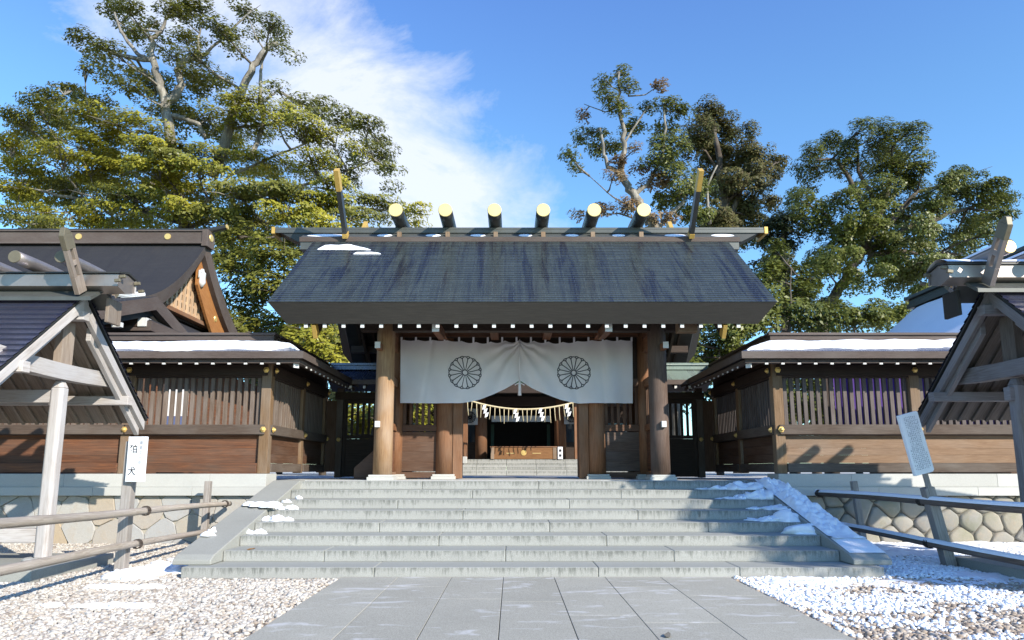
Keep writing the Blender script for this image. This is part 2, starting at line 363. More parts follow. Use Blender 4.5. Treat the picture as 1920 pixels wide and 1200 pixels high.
M['leafd'] = foliage('camphor_leaves', (0.076, 0.094, 0.018), (0.172, 0.182, 0.032), (0.115, 0.130, 0.028), trans=0.26)
M['leafb'] = foliage('brown_cedar_leaves', (0.075, 0.085, 0.025), (0.16, 0.14, 0.038), (0.13, 0.10, 0.042), 0.6)
M['leafn'] = foliage('dark_pine_leaves', (0.026, 0.036, 0.014), (0.050, 0.062, 0.022), (0.040, 0.050, 0.020), 0.6)
M['leafr'] = foliage('russet_leaves', (0.25, 0.15, 0.075), (0.32, 0.23, 0.10), (0.27, 0.19, 0.11), 0.6)
M['barkp'] = bark('pale_bark', (0.09, 0.08, 0.065), (0.20, 0.18, 0.15), (0.36, 0.335, 0.29))
M['barkd'] = bark('brown_bark', (0.045, 0.035, 0.027), (0.10, 0.08, 0.062), (0.17, 0.145, 0.12))
M['deadleaf'] = plain('dry_leaf', (0.30, 0.15, 0.04), 0.8)


# ------------------------------------------------------------------ mesh builder
class MB:
    def __init__(s): s.v = []; s.f = []; s.uv = []; s.mi = []
    def poly(s, pts, uvs, m=0):
        b = len(s.v); s.v += [tuple(p) for p in pts]; s.f.append(tuple(range(b, b + len(pts)))); s.uv.append(uvs); s.mi.append(m)
    def hexa(s, c, m=0, ax=None):
        """8 corners: bottom 0-3 (ccw), top 4-7; u of the uv runs along the longest edge"""
        c = [Vector(p) for p in c]; b = len(s.v); s.v += [tuple(p) for p in c]
        e = [(c[1] - c[0]), (c[3] - c[0]), (c[4] - c[0])]
        L = [x.length for x in e]
        if ax is None: ax = L.index(max(L))
        ou = random.uniform(0, 900); ov = random.uniform(0, 900)
        fs = [((0, 3, 2, 1), 1, 0), ((4, 5, 6, 7), 0, 1), ((0, 1, 5, 4), 0, 2), ((1, 2, 6, 5), 1, 2), ((2, 3, 7, 6), 0, 2), ((3, 0, 4, 7), 1, 2)]
        idx = [(0, 0, 0), (1, 0, 0), (1, 1, 0), (0, 1, 0), (0, 0, 1), (1, 0, 1), (1, 1, 1), (0, 1, 1)]
        for q, (f, a1, a2) in enumerate(fs):
            pair = sorted({a1, a2})
            if ax in pair: ua = ax; va = [x for x in pair if x != ax][0]
            else: ua, va = pair
            s.f.append(tuple(b + i for i in f)); s.mi.append(m)
            s.uv.append([(ou + idx[i][ua] * L[ua], ov + q * 1.7 + idx[i][va] * L[va]) for i in f])
    def box(s, x0, x1, y0, y1, z0, z1, m=0, ax=None):
        s.hexa([(x0, y0, z0), (x1, y0, z0), (x1, y1, z0), (x0, y1, z0), (x0, y0, z1), (x1, y0, z1), (x1, y1, z1), (x0, y1, z1)], m, ax)
    def bar(s, p0, p1, w, h, up=(0, 0, 1), m=0, w1=None, h1=None):
        p0 = Vector(p0); p1 = Vector(p1); d = (p1 - p0).normalized(); up = Vector(up)
        x = d.cross(up)
        if x.length < 1e-4: x = d.cross(Vector((0, 1, 0)))
        x.normalize(); u = x.cross(d).normalized()
        w1 = w if w1 is None else w1; h1 = h if h1 is None else h1
        a = [p0 - x * w / 2 - u * h / 2, p1 - x * w1 / 2 - u * h1 / 2, p1 + x * w1 / 2 - u * h1 / 2, p0 + x * w / 2 - u * h / 2]
        t = [p0 - x * w / 2 + u * h / 2, p1 - x * w1 / 2 + u * h1 / 2, p1 + x * w1 / 2 + u * h1 / 2, p0 + x * w / 2 + u * h / 2]
        s.hexa(a + t, m, 0)
    def tube(s, pts, rad, n=8, m=0, cap=True, capm=None):
        pts = [Vector(p) for p in pts]
        if not hasattr(rad, '__len__'): rad = [rad] * len(pts)
        b = len(s.v); ou = random.uniform(0, 900); ov = random.uniform(0, 900); L = 0; prev = None; us = []
        for i, p in enumerate(pts):
            d = (pts[min(i + 1, len(pts) - 1)] - pts[max(i - 1, 0)]).normalized()
            if prev is None:
                x = d.cross(Vector((0, 0, 1)));
                if x.length < 0.05: x = d.cross(Vector((0, 1, 0)))
            else: x = prev - d * prev.dot(d)
            x.normalize(); prev = x; y = d.cross(x)
            if i: L += (pts[i] - pts[i - 1]).length
            us.append(L)
            for j in range(n):
                a = 2 * math.pi * j / n; s.v.append(tuple(p + (x * math.cos(a) + y * math.sin(a)) * rad[i]))
        for i in range(len(pts) - 1):
            for j in range(n):
                j2 = (j + 1) % n
                s.f.append((b + i * n + j, b + i * n + j2, b + (i + 1) * n + j2, b + (i + 1) * n + j)); s.mi.append(m)
                c0 = 2 * math.pi * rad[i] / n
                s.uv.append([(ou + us[i], ov + j * c0), (ou + us[i], ov + (j + 1) * c0), (ou + us[i + 1], ov + (j + 1) * c0), (ou + us[i + 1], ov + j * c0)])
        if cap:
            for i, o in ((0, 1), (len(pts) - 1, 0)):
                r = list(range(b + i * n, b + i * n + n))
                if o: r.reverse()
                s.f.append(tuple(r)); s.mi.append(m if capm is None else capm)
                s.uv.append([(ou + s.v[q][0], ov + s.v[q][2]) for q in r])
    def prism(s, poly, axis, a0, a1, m=0, capm=None, poly1=None):
        """2-D outline extruded along an axis; x: (y,z) outline, y: (x,z), z: (x,y); u of the uv runs along the axis"""
        def P(p, a): return {'x': (a, p[0], p[1]), 'y': (p[0], a, p[1]), 'z': (p[0], p[1], a)}[axis]
        poly1 = poly1 or poly; n = len(poly); b = len(s.v); ou = random.uniform(0, 900); ov = random.uniform(0, 900)
        s.v += [P(p, a0) for p in poly] + [P(p, a1) for p in poly1]
        acc = 0
        for i in range(n):
            j = (i + 1) % n; l = math.dist(poly[i], poly[j])
            s.f.append((b + i, b + j, b + n + j, b + n + i)); s.mi.append(m)
            s.uv.append([(ou + a0, ov + acc), (ou + a0, ov + acc + l), (ou + a1, ov + acc + l), (ou + a1, ov + acc)]); acc += l
        for o in (0, n):
            r = list(range(b + o, b + o + n))
            if o == 0: r.reverse()
            s.f.append(tuple(r)); s.mi.append(m if capm is None else capm)
            s.uv.append([(ou + (poly + poly1)[q - b][0], ov + (poly + poly1)[q - b][1]) for q in r])
    def grid(s, nu, nv, fn, m=0, uvf=None):
        b = len(s.v)
        for i in range(nu + 1):
            for j in range(nv + 1): s.v.append(tuple(fn(i / nu, j / nv)))
        for i in range(nu):
            for j in range(nv):
                q = [(i, j), (i + 1, j), (i + 1, j + 1), (i, j + 1)]
                s.f.append(tuple(b + a * (nv + 1) + c for a, c in q)); s.mi.append(m)
                s.uv.append([uvf(a / nu, c / nv) if uvf else (a / nu, c / nv) for a, c in q])
    def slab(s, top, th, m=0, mu=None, uo=None):
        """polygon sheet given a vertical thickness; uv in slope coordinates"""
        top = [Vector(p) for p in top]; n = len(top); mu = m if mu is None else mu
        ex = (top[1] - top[0]).normalized(); nn = (top[1] - top[0]).cross(top[2] - top[0]).normalized(); ey = nn.cross(ex)
        uv = [((p - top[0]).dot(ex), (p - top[0]).dot(ey)) for p in top]
        s.poly(top, uv, m)
        bot = [p - Vector((0, 0, th)) for p in top]
        s.poly(bot[::-1], uv[::-1], mu)
        ou = random.uniform(0, 900)
        for i in range(n):
            j = (i + 1) % n; l = (top[i] - top[j]).length
            s.poly([top[i], bot[i], bot[j], top[j]], [(ou, th), (ou, 0), (ou + l, 0), (ou + l, th)], mu)
    def blob(s, c, rx, ry, rz, seed=0, nu=14, nv=7, amp=0.35, m=0):
        """upper half of a lumpy mound"""
        c = Vector(c)
        def fn(u, v):
            a = 2 * math.pi * u; e = v * math.pi / 2
            k = 1 + amp * (float(fbm(np.array([math.cos(a) * 1.3 + 5 + seed * 3.7]), np.array([math.sin(a) * 1.3 + 7 + v * 1.5]), seed, 3)[0]) - 0.5) * 2
            return c + Vector((rx * k * math.cos(a) * math.cos(e), ry * k * math.sin(a) * math.cos(e), rz * k * math.sin(e)))
        s.grid(nu, nv, fn, m)
    def build(s, name, mats, parent=None, smooth=False, bevel=0.0, fix=True):
        me = bpy.data.meshes.new(name)
        off = Vector(parent['_base']) if parent is not None else Vector((0, 0, 0))
        me.from_pydata([tuple(Vector(p) - off) for p in s.v], [], s.f)
        ul = me.uv_layers.new(name='UVMap'); flat = [c for u in s.uv for p in u for c in p]
        ul.data.foreach_set('uv', flat)
        if not isinstance(mats, (list, tuple)): mats = [mats]
        for mm in mats: me.materials.append(M[mm] if isinstance(mm, str) else mm)
        me.polygons.foreach_set('material_index', s.mi)
        if fix:
            bm = bmesh.new(); bm.from_mesh(me); bmesh.ops.recalc_face_normals(bm, faces=bm.faces); bm.to_mesh(me); bm.free()
        if smooth: me.polygons.foreach_set('use_smooth', [True] * len(me.polygons))
        o = bpy.data.objects.new(name, me); COL.objects.link(o)
        o['_base'] = tuple(off)
        if parent is not None: o.parent = parent
        if bevel:
            md = o.modifiers.new('bevel', 'BEVEL'); md.width = bevel; md.segments = 2; md.limit_method = 'ANGLE'
        return o

def tag(o, label, cat, group=None, kind=None):
    o['label'] = label; o['category'] = cat
    if group: o['group'] = group
    if kind: o['kind'] = kind
    return o
def thing(name, label, cat, loc, group=None):
    o = bpy.data.objects.new(name, None); COL.objects.link(o); o.location = loc; o['_base'] = tuple(loc)
    o.empty_display_size = 0.3
    return tag(o, label, cat, group)
def structure(o): o['kind'] = 'structure'; return o
def copy_part(o, parent, dloc):
    c = o.copy(); COL.objects.link(c); c.parent = parent; c.location = Vector(o.location) + Vector(dloc)
    for ch in o.children:
        d = ch.copy(); COL.objects.link(d); d.parent = c
    return c
def raw_mesh(name, verts, faces_flat, nper, mat, parent=None, smooth=False):
    """big numpy mesh of equal n-gons"""
    off = np.array(parent['_base']) if parent is not None else np.zeros(3)
    me = bpy.data.meshes.new(name); nf = len(faces_flat) // nper
    me.vertices.add(len(verts)); me.vertices.foreach_set('co', (verts - off).astype(np.float32).ravel())
    me.loops.add(len(faces_flat)); me.loops.foreach_set('vertex_index', faces_flat.astype(np.int32))
    me.polygons.add(nf); me.polygons.foreach_set('loop_start', np.arange(0, nf * nper, nper, dtype=np.int32))
    me.polygons.foreach_set('loop_total', np.full(nf, nper, np.int32))
    me.materials.append(M[mat] if isinstance(mat, str) else mat)
    me.update(calc_edges=True)
    if smooth: me.polygons.foreach_set('use_smooth', [True] * nf)
    o = bpy.data.objects.new(name, me); COL.objects.link(o)
    if parent is not None: o.parent = parent
    o['_base'] = tuple(off)
    return o


# ------------------------------------------------------------------ ground, path, terrace
b = MB(); b.box(-400, 400, -60, 900, -0.3, 0.0); structure(b.build('ground', 'earth'))

b = MB()                                                # granite path of long slabs
jx = [-2.68, -1.86, -1.09, -0.345, 0.385, 1.12, 1.92, 2.92]
for i in range(7):
    y = -2.0 - (i * 0.77) % 2.3
    while y < 10.39:
        L = random.choice((2.2, 2.6, 3.1)); y1 = min(y + L, 10.395)
        b.box(jx[i] + 0.004, jx[i + 1] - 0.004, y + 0.003, y1 - 0.003, -0.1, 0.035); y = y1
structure(b.build('stone_path', 'paver', bevel=0.004))

b = MB(); b.box(-60, 60, 15.62, 120, 0.4, 1.318)
structure(b.build('courtyard_ground', 'court'))
b = MB()
for i in range(9):
    for j, (ya, yb) in enumerate(((15.52, 17.2), (17.2, 19.0), (19.0, 21.0), (21.0, 24.0), (24.0, 27.6))):
        xa = -5.0 + i * 1.12 + (j % 2) * 0.4
        b.box(xa + 0.003, xa + 1.117, ya + 0.003, yb - 0.003, 1.30, 1.328)
structure(b.build('terrace_paving', 'court', bevel=0.003))

# ------------------------------------------------------------------ stone stairs
SX = 0.08; T0 = 10.4; TT = 0.64; RR = 0.165
st = thing('stone_staircase', 'wide grey granite staircase of eight low steps leading up to the gate', 'stairs', (SX, T0, 0))
joints = [[-2.3, 0.95, 3.0], [-3.2, -0.4, 2.2], [-1.5, 1.25], [-2.6, 0.35, 3.1], [-1.2, 2.0], [-2.5, 0.8], [-1.1, 1.9], [-2.2, 0.25, 2.7]]
for k in range(8):
    b = MB(); half = 5.1 if k == 0 else (4.76 if k < 7 else 4.80)
    y0 = T0 + k * TT; y1 = y0 + TT + 0.08 if k < 7 else 15.52
    xs = [-half] + joints[k] + [half]
    for xa, xb in zip(xs[:-1], xs[1:]):
        b.box(SX + xa + 0.003, SX + xb - 0.003, y0, y1, 0.0 if k == 0 else k * RR - 0.06 + 0.06 - 0.002, (k + 1) * RR)
    if k == 0: b.box(SX - 5.05, SX + 5.05, y1 - 0.02, 15.4, -0.1, 0.162)
    if k == 6: b.box(SX - 4.7, SX + 4.7, y0 + 0.3, 15.4, 0.1, 0.98)
    b.build('step', 'step', st, bevel=0.012)
for sg in (-1, 1):
    b = MB()
    def tz(Y): return RR + 0.258 * (Y - T0) + 0.055
    xa, xb = SX + sg * 4.765, SX + sg * 5.34
    pr = [(10.62, RR + 0.003), (10.62, RR + 0.075), (10.74, tz(10.74)), (14.86, 1.335), (15.2, 1.338), (15.2, 0.2), (11.2, 0.17)]
    xa, xb = min(xa, xb), max(xa, xb)
    b.prism(pr, 'x', xa, xb)
    b.build('sloping_kerb', 'stringer', st, bevel=0.015)


# ------------------------------------------------------------------ rubble retaining walls with granite coping
def voronoi_stones(x0, x1, z0, z1, n, gap, seed, aspect=1.0):
    rg = np.random.default_rng(seed); nx = max(1, int(round((x1 - x0) / n))); nz = max(1, int(round((z1 - z0) / (n * 0.75))))
    pts = []
    for i in range(-1, nx + 1):
        for j in range(-1, nz + 1):
            pts.append((x0 + (i + 0.5 + 0.5 * (j % 2) + rg.uniform(-0.36, 0.36)) * (x1 - x0) / nx, z0 + (j + 0.5 + rg.uniform(-0.32, 0.32)) * (z1 - z0) / nz))
    res = []
    for i, p in enumerate(pts):
        poly = [(x0, z0), (x1, z0), (x1, z1), (x0, z1)]
        for j, q in enumerate(pts):
            if i == j or math.dist(p, q) > 4 * n: continue
            mx, mz = (p[0] + q[0]) / 2, (p[1] + q[1]) / 2; dx, dz = q[0] - p[0], q[1] - p[1]; L = math.hypot(dx, dz)
            mx -= dx / L * gap; mz -= dz / L * gap
            out = []
            for a in range(len(poly)):
                A, B = poly[a], poly[(a + 1) % len(poly)]
                da = (A[0] - mx) * dx + (A[1] - mz) * dz; db = (B[0] - mx) * dx + (B[1] - mz) * dz
                if da <= 0: out.append(A)
                if (da < 0 < db) or (db < 0 < da):
                    t = da / (da - db); out.append((A[0] + t * (B[0] - A[0]), A[1] + t * (B[1] - A[1])))
            poly = out
            if len(poly) < 3: break
        if len(poly) >= 3: res.append(poly)
    return res
def inset(poly, d):
    cx = sum(p[0] for p in poly) / len(poly); cz = sum(p[1] for p in poly) / len(poly); o = []
    for p in poly:
        L = math.hypot(p[0] - cx, p[1] - cz); f = max(0.0, 1 - d / max(L, 1e-6)); o.append((cx + (p[0] - cx) * f, cz + (p[1] - cz) * f))
    return o
def chaikin(poly):
    o = []
    for i in range(len(poly)):
        A, B = poly[i], poly[(i + 1) % len(poly)]
        o += [(A[0] * .82 + B[0] * .18, A[1] * .82 + B[1] * .18), (A[0] * .18 + B[0] * .82, A[1] * .18 + B[1] * .82)]
    return o
for sg in (-1, 1):
    left = sg < 0
    w = thing('retaining_wall', ('cream rubble stone retaining wall with white granite coping under the left fence' if left else
              'grey rubble stone retaining wall with dark joints and granite coping under the right fence'), 'wall', (sg * 11.0, 15.1, 0))
    Yf = 15.06
    xa, xb = (-17.5, -5.45) if left else (5.45, 17.5)
    b = MB(); b.box(xa, xb, Yf + 0.012, Yf + 0.5, -0.1, 1.012); b.build('mortar', 'jointl' if left else 'joint', w)
    b = MB()
    for poly in voronoi_stones(xa, xb, -0.03, 1.015, 0.60 if left else 0.50, 0.0025 if left else 0.007, 5 if left else 9):
        p0 = chaikin(poly)
        d = random.uniform(0.015, 0.04) if left else random.uniform(0.03, 0.06)
        rings = [(p0, 0.03), (inset(p0, 0.003 if left else 0.014), -d * 0.6), (inset(p0, 0.014 if left else 0.06), -d)]
        base = len(b.v); n = len(p0)
        for rp, dy in rings: b.v += [(q[0], Yf + dy, q[1]) for q in rp]
        for r_ in range(2):
            for i in range(n):
                j = (i + 1) % n; b.f.append((base + r_ * n + i, base + r_ * n + j, base + (r_ + 1) * n + j, base + (r_ + 1) * n + i)); b.mi.append(0); b.uv.append([(0, 0)] * 4)
        b.f.append(tuple(base + 2 * n + i for i in range(n))); b.mi.append(0); b.uv.append([(0, 0)] * n)
    b.build('stone_facing', 'facingl' if left else 'facingr', w, smooth=not left)
    b = MB(); x = xa
    while x < xb - 0.01:
        x1 = min(x + 1.55, xb); b.box(x + 0.002, x1 - 0.002, 14.96, 15.62, 1.20, 1.475); x = x1
    x = xa
    while x < xb - 0.01:
        x1 = min(x + 2.1, xb); b.box(x + 0.002, x1 - 0.002, 14.93, 15.6, 1.018, 1.197); x = x1
    b.build('coping', 'coping', w, bevel=0.006)


# ------------------------------------------------------------------ stepped sheet roof used by gate and shelters
def stepped(b, e0, e1, r0, r1, n, lip, m=0):
    """courses from eave e0-e1 up to ridge r0-r1; every course is tilted so its lower edge stands proud by lip"""
    e0, e1, r0, r1 = (Vector(p) for p in (e0, e1, r0, r1))
    nn = (e1 - e0).cross(r0 - e0).normalized()
    if nn.z < 0: nn = -nn
    L = (r0 - e0).length; W = (e1 - e0).length
    for i in range(n):
        a = i / n; c = (i + 1) / n
        A0 = e0.lerp(r0, a) + nn * lip; A1 = e1.lerp(r1, a) + nn * lip
        C0 = e0.lerp(r0, c) + nn * 0.001; C1 = e1.lerp(r1, c) + nn * 0.001
        u = [(0 + 50, a * L), (W + 50, a * L), (W + 50, c * L), (50, c * L)]
        b.poly([A0, A1, C1, C0], u, m)
        B0 = e0.lerp(r0, a); B1 = e1.lerp(r1, a)
        b.poly([B0, B1, A1, A0], [(50, a * L), (W + 50, a * L), (W + 50, a * L), (50, a * L)], m)


# ------------------------------------------------------------------ the gate
g = thing('shrine_gate', 'tall wooden shrine gate with dark copper roof, six ridge logs and round pillars', 'gate', (0, 17.6, 1.32))
PX = 3.17; YF = 16.0; YC = 17.6; YR = 19.2
def pillar(x, y, r, z1, mat='pillar', stone=True):
    b = MB(); zs = [1.45, 2.4, 3.6, 4.6, z1]
    b.tube([(x, y, z) for z in zs], [r * 1.02, r, r * 0.985, r * 0.97, r * 0.96], 28)
    o = b.build('pillar', mat, g, smooth=True)
    if stone:
        b = MB(); b.box(x - 0.30, x + 0.30, y - 0.30, y + 0.30, 1.322, 1.40); b.box(x - 0.27, x + 0.27, y - 0.27, y + 0.27, 1.40, 1.448)
        b.build('base_stone', 'coping', o, bevel=0.01)
    return o
for sg in (-1, 1):
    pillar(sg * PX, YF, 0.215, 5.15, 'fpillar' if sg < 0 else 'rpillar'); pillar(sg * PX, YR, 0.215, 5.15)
    pillar(sg * 1.92, YC, 0.215, 6.0); pillar(sg * PX, YC, 0.19, 6.0)
# walls between the pillars
for sg in (-1, 1):
    a, c = sorted((sg * 2.12, sg * 2.99))
    b = MB()
    for i in range(4):
        h = 1.52 + i * 0.245; b.box(a, c, YC - 0.03, YC + 0.03, h, h + 0.2447)
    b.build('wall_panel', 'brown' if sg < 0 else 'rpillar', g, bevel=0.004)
    for q0, q1 in ((2.52, 2.68), (1.36, 1.50), (3.65, 3.85)):
        b = MB(); b.box(a, c, YC - 0.08, YC + 0.08, q0, q1); b.build('panel_rail', 'brown', g, bevel=0.006)
    b = MB()
    for i in range(6):
        x = a + 0.05 + i * (c - a - 0.1) / 5; b.box(x - 0.035, x + 0.035, YC - 0.035, YC + 0.035, 2.685, 3.645)
    b.build('lattice', 'brown', g, bevel=0.004)
    b = MB(); b.box(a, c, YC - 0.03, YC + 0.03, 3.855, 5.3); b.build('upper_wall', 'dark', g)
    # side walls between front and middle pillars
    for ya, yb in ((YF + 0.22, YC - 0.2), (YC + 0.2, YR - 0.22)):
        b = MB()
        for i in range(4):
            h = 1.52 + i * 0.245; b.box(sg * PX - 0.03, sg * PX + 0.03, ya, yb, h, h + 0.2447)
        b.build('side_panel', 'red', g, bevel=0.004)
        for h0, h1 in ((1.36, 1.51), (2.51, 2.67), (3.6, 3.8), (4.5, 4.8)):
            b = MB(); b.box(sg * PX - 0.075, sg * PX + 0.075, ya, yb, h0, h1); b.build('side_rail', 'pillar', g, bevel=0.006)
        b = MB(); nn = 7
        for i in range(nn):
            y = ya + 0.06 + i * (yb - ya - 0.12) / (nn - 1); b.box(sg * PX - 0.03, sg * PX + 0.03, y - 0.035, y + 0.035, 2.675, 3.595)
        b.build('side_lattice', 'brown', g, bevel=0.004)
    # the door leaves stand open, turned into the gate
    b = MB(); x = sg * 1.60
    b.box(x - 0.04, x + 0.04, YC + 0.06, YC + 1.50, 1.36, 4.05)
    b.box(x - 0.055, x + 0.055, YC + 0.05, YC + 0.25, 1.37, 4.04)
    b.build('door_leaf', 'pillar', g, bevel=0.006)
    b = MB(); a, c = sorted((sg * 1.705, sg * 1.47)); b.box(a, c, YC - 0.09, YC + 0.05, 1.34, 4.05); b.build('door_jamb', 'pillar', g, bevel=0.008)
# lintels, tie beams and purlins
b = MB()
b.box(-3.75, 3.75, YF - 0.13, YF + 0.13, 4.76, 5.10)
b.build('front_beam', 'dark', g, bevel=0.012)
b = MB(); b.box(-2.98, 2.98, YC - 0.30, YC - 0.16, 4.90, 5.04); b.build('curtain_rail', 'red', g, bevel=0.004)
b = MB(); b.box(-1.71, 1.71, YC - 0.13, YC + 0.13, 4.05, 4.42); b.build('door_lintel', 'dark', g, bevel=0.01)
b = MB(); b.box(-1.71, 1.71, YC - 0.05, YC + 0.05, 4.425, 5.4); b.build('lintel_wall', 'dark', g)
b = MB(); b.box(-3.75, 3.75, YR - 0.13, YR + 0.13, 4.76, 5.10); b.build('rear_beam', 'dark', g, bevel=0.012)
for x in (-3.17, -1.95, -0.65, 0.65, 1.95, 3.17):
    b = MB(); b.box(x - 0.10, x + 0.10, YF + 0.14, YC - 0.33, 4.80, 5.06); b.build('tie_beam', 'red', g, bevel=0.008)
for x in (-3.17, 3.17):
    b = MB(); b.box(x - 0.10, x + 0.10, YC + 0.02, YR - 0.14, 4.80, 5.06); b.build('tie_beam', 'red', g, bevel=0.008)
b = MB(); b.box(-4.9, 4.9, 15.12, 15.34, 4.92, 5.12); b.build('eave_purlin', 'eave', g, bevel=0.01)
for q in ((16.42, 16.66, 5.92, 6.18), (18.54, 18.78, 5.92, 6.18), (19.86, 20.08, 4.92, 5.12)):
    b = MB(); b.box(-4.9, 4.9, *q); b.build('roof_purlin', 'dark', g, bevel=0.01)
for x in (-1.87, 1.87):
    b = MB(); b.bar((x, 14.72, 4.62), (x, 15.96, 4.68), 0.15, 0.22); o = b.build('arm_beam', 'red', g, bevel=0.008)
    b = MB(); b.box(x - 0.078, x + 0.078, 14.70, 14.717, 4.51, 4.735); b.build('end_cap', 'white', o)
b = MB(); b.box(3.42, 3.86, 14.95, 15.15, 4.55, 4.80); b.build('bracket_block', 'post', g, bevel=0.01)
for sg in (-1, 1):
    b = MB(); b.box(sg * 3.26 - 0.06, sg * 3.26 + 0.06, 15.45, 15.9, 4.28, 4.42); o = b.build('bracket', 'pillar', g, bevel=0.008)
    b = MB(); b.box(sg * 3.26 - 0.062, sg * 3.26 + 0.062, 15.43, 15.448, 4.277, 4.423); b.build('end_cap', 'white', o)
# rafters with white painted ends (one built, the others copied)
SL = (7.55 - 5.065) / (YC - 14.3)
b = MB(); b.bar((0, 14.56, 4.62), (0, YC - 0.05, 4.62 + SL * (YC - 14.61)), 0.075, 0.085); raf = b.build('rafter', 'dark', g)
b = MB(); b.box(-0.039, 0.039, 14.50, 14.525, 4.555, 4.635); b.build('end_cap', 'white', raf)
xr = [-4.62 + i * 0.4016 for i in range(24)]
raf.location = (xr[0], 0, 0)
for x in xr[1:]: copy_part(raf, g, (x - xr[0], 0, 0))
b = MB()
for x in xr: b.bar((x, 20.64, 4.62), (x, YC + 0.05, 4.62 + SL * (20.59 - YC)), 0.075, 0.085)
o = b.build('rear_rafter', 'dark', g)
# roof: thick slanting edge, soffit, stepped copper courses
HW, HT = 5.39, 5.27; EB = 5.02; EYB = 14.47; EZ = 5.065; EZB = 4.63; RZ = 7.78; RZB = 7.12
def roofpts(sgx):
    return [(sgx * HW, 14.30, EZ), (sgx * HT, YC, RZ), (sgx * HW, 20.9, EZ), (sgx * EB, 20.73, EZB), (sgx * (EB - 0.05), YC, RZB), (sgx * EB, EYB, EZB)]
Lp, Rp = roofpts(-1), roofpts(1)
b = MB()
names = [(0, 1, 1), (1, 2, 1), (2, 3, 0), (3, 4, 0), (4, 5, 0), (5, 0, 0)]
for i, j, m in names:
    ou = random.uniform(0, 50)
    b.poly([Lp[i], Rp[i], Rp[j], Lp[j]], [(ou, 0), (ou + 10.6, 0), (ou + 10.6, 0.45), (ou, 0.45)], m)
for Q in (Lp, Rp):
    b.poly([Q[0], Q[1], Q[4], Q[5]], [(0, 0), (4, 0), (4, .45), (0, .45)], 0); b.poly([Q[1], Q[2], Q[3], Q[4]], [(0, 0), (4, 0), (4, .45), (0, .45)], 0)
b.build('roof_body', ['eave', 'gateroof'], g)
b = MB(); stepped(b, (-HW, 14.29, EZ + 0.004), (HW, 14.29, EZ + 0.004), (-HT - .02, 17.05, 7.345), (HT + .02, 17.05, 7.345), 34, 0.011)
b.build('roof_shingles', 'gateroof', g, fix=False)
# ridge: sloped saddle box, long cap beam with gilt ends, logs on small blocks
b = MB(); pr = [(17.0, 7.10), (17.0, 7.43), (17.32, 7.63), (17.88, 7.63), (18.2, 7.43), (18.2, 7.10)]
b.prism(pr, 'x', -5.62, 5.57); b.build('ridge_saddle', ['capcu'], g, bevel=0.006)
b = MB(); b.box(-5.64, 5.59, 16.975, 16.997, 7.30, 7.425); b.build('saddle_edge', 'bark_layer', g)
b = MB()
b.hexa([(-5.80, 17.33, 7.42), (5.76, 17.33, 7.42), (5.76, 17.87, 7.42), (-5.80, 17.87, 7.42), (-6.40, 17.31, 7.735), (6.36, 17.31, 7.735), (6.36, 17.89, 7.735), (-6.40, 17.89, 7.735)])
rc = b.build('ridge_cap', 'blackcu', g, bevel=0.004)
b = MB(); b.box(-6.38, 6.34, 17.29, 17.91, 7.738, 7.79); b.box(-6.38, 6.34, 17.285, 17.305, 7.64, 7.737); b.build('cap_board', 'capcu', rc, bevel=0.006)
for sg, x0, x1 in ((-1, -6.47, -6.385), (1, 6.345, 6.43)):
    b = MB(); b.box(x0, x1, 17.27, 17.93, 7.62, 7.80); b.build('gilt_end', 'goldold', rc)
lx = [-3.13, -1.89, -0.66, 0.56, 1.83, 3.07]
for x in lx:
    b = MB(); r_ = 0.175
    b.tube([(x, y, 7.965) for y in (16.52, 16.9, 17.6, 18.3, 18.68)], [r_ * 0.97, r_, r_ * 1.02, r_, r_ * 0.97], 26)
    o = b.build('ridge_log', 'blackcu', g, smooth=False)
    for p in o.data.polygons: p.use_smooth = len(p.vertices) == 4
    b = MB(); b.tube([(x, 16.505, 7.965), (x, 16.519, 7.965)], [r_ * 0.93, r_ * 1.0], 26); b.build('gilt_disc', 'goldflat', o)
    b = MB(); b.box(x - 0.14, x + 0.14, 17.35, 17.85, 7.792, 7.83); b.build('log_saddle', 'blackcu', o)
for x in lx:
    b = MB(); b.box(x - 0.035, x + 0.075, 17.02, 17.12, 7.44, 7.58); b.build('saddle_block', 'post', g, bevel=0.006)
# crossed finial boards at both ends of the ridge, gilt at tip and foot; barge boards below the verge
for sg in (-1, 1):
    X = sg * 4.40 - 0.06
    for front in (1, -1):
        def Yp(y): return YC - front * (YC - y)
        p0 = Vector((X, Yp(16.98), 7.42)); p1 = Vector((X, Yp(15.82 if front > 0 else 15.9), 8.72 if front > 0 else 8.60))
        d = p1 - p0
        b = MB(); b.bar(p0 + d * 0.07, p0 + d * 0.70, 0.11, 0.20, (0, 1, 0)); o = b.build('forked_finial', 'blackcu', g, bevel=0.006)
        b = MB(); b.bar(p0 + d * 0.702, p1, 0.118, 0.205, (0, 1, 0)); b.build('gilt_tip', 'goldold', o, bevel=0.004)
        b = MB(); b.bar(p0, p0 + d * 0.068, 0.13, 0.22, (0, 1, 0)); b.build('gilt_foot', 'goldold', o, bevel=0.004)
        q1 = Vector((X, Yp(14.62), 4.50)); q0 = Vector((X, YC, 4.50 + SL * (YC - 14.62)))
        e = q1 - q0
        b = MB(); b.bar(q0, q0 + e * 0.955, 0.07, 0.30); o = b.build('barge_board', 'dark', g, bevel=0.006)
        b = MB(); b.bar(q0 + e * 0.956, q1 + e * 0.012, 0.082, 0.31); b.build('gilt_end', 'goldold', o)
# gable wall of boards inside the overhang
for sg in (-1, 1):
    b = MB(); X = sg * 3.3
    pr = [(15.7, 5.12), (YC, 6.75), (19.5, 5.12)]
    b.prism(pr, 'x', min(X, X + 0.05 * sg), max(X, X + 0.05 * sg)); b.build('gable_wall', 'dark', g)

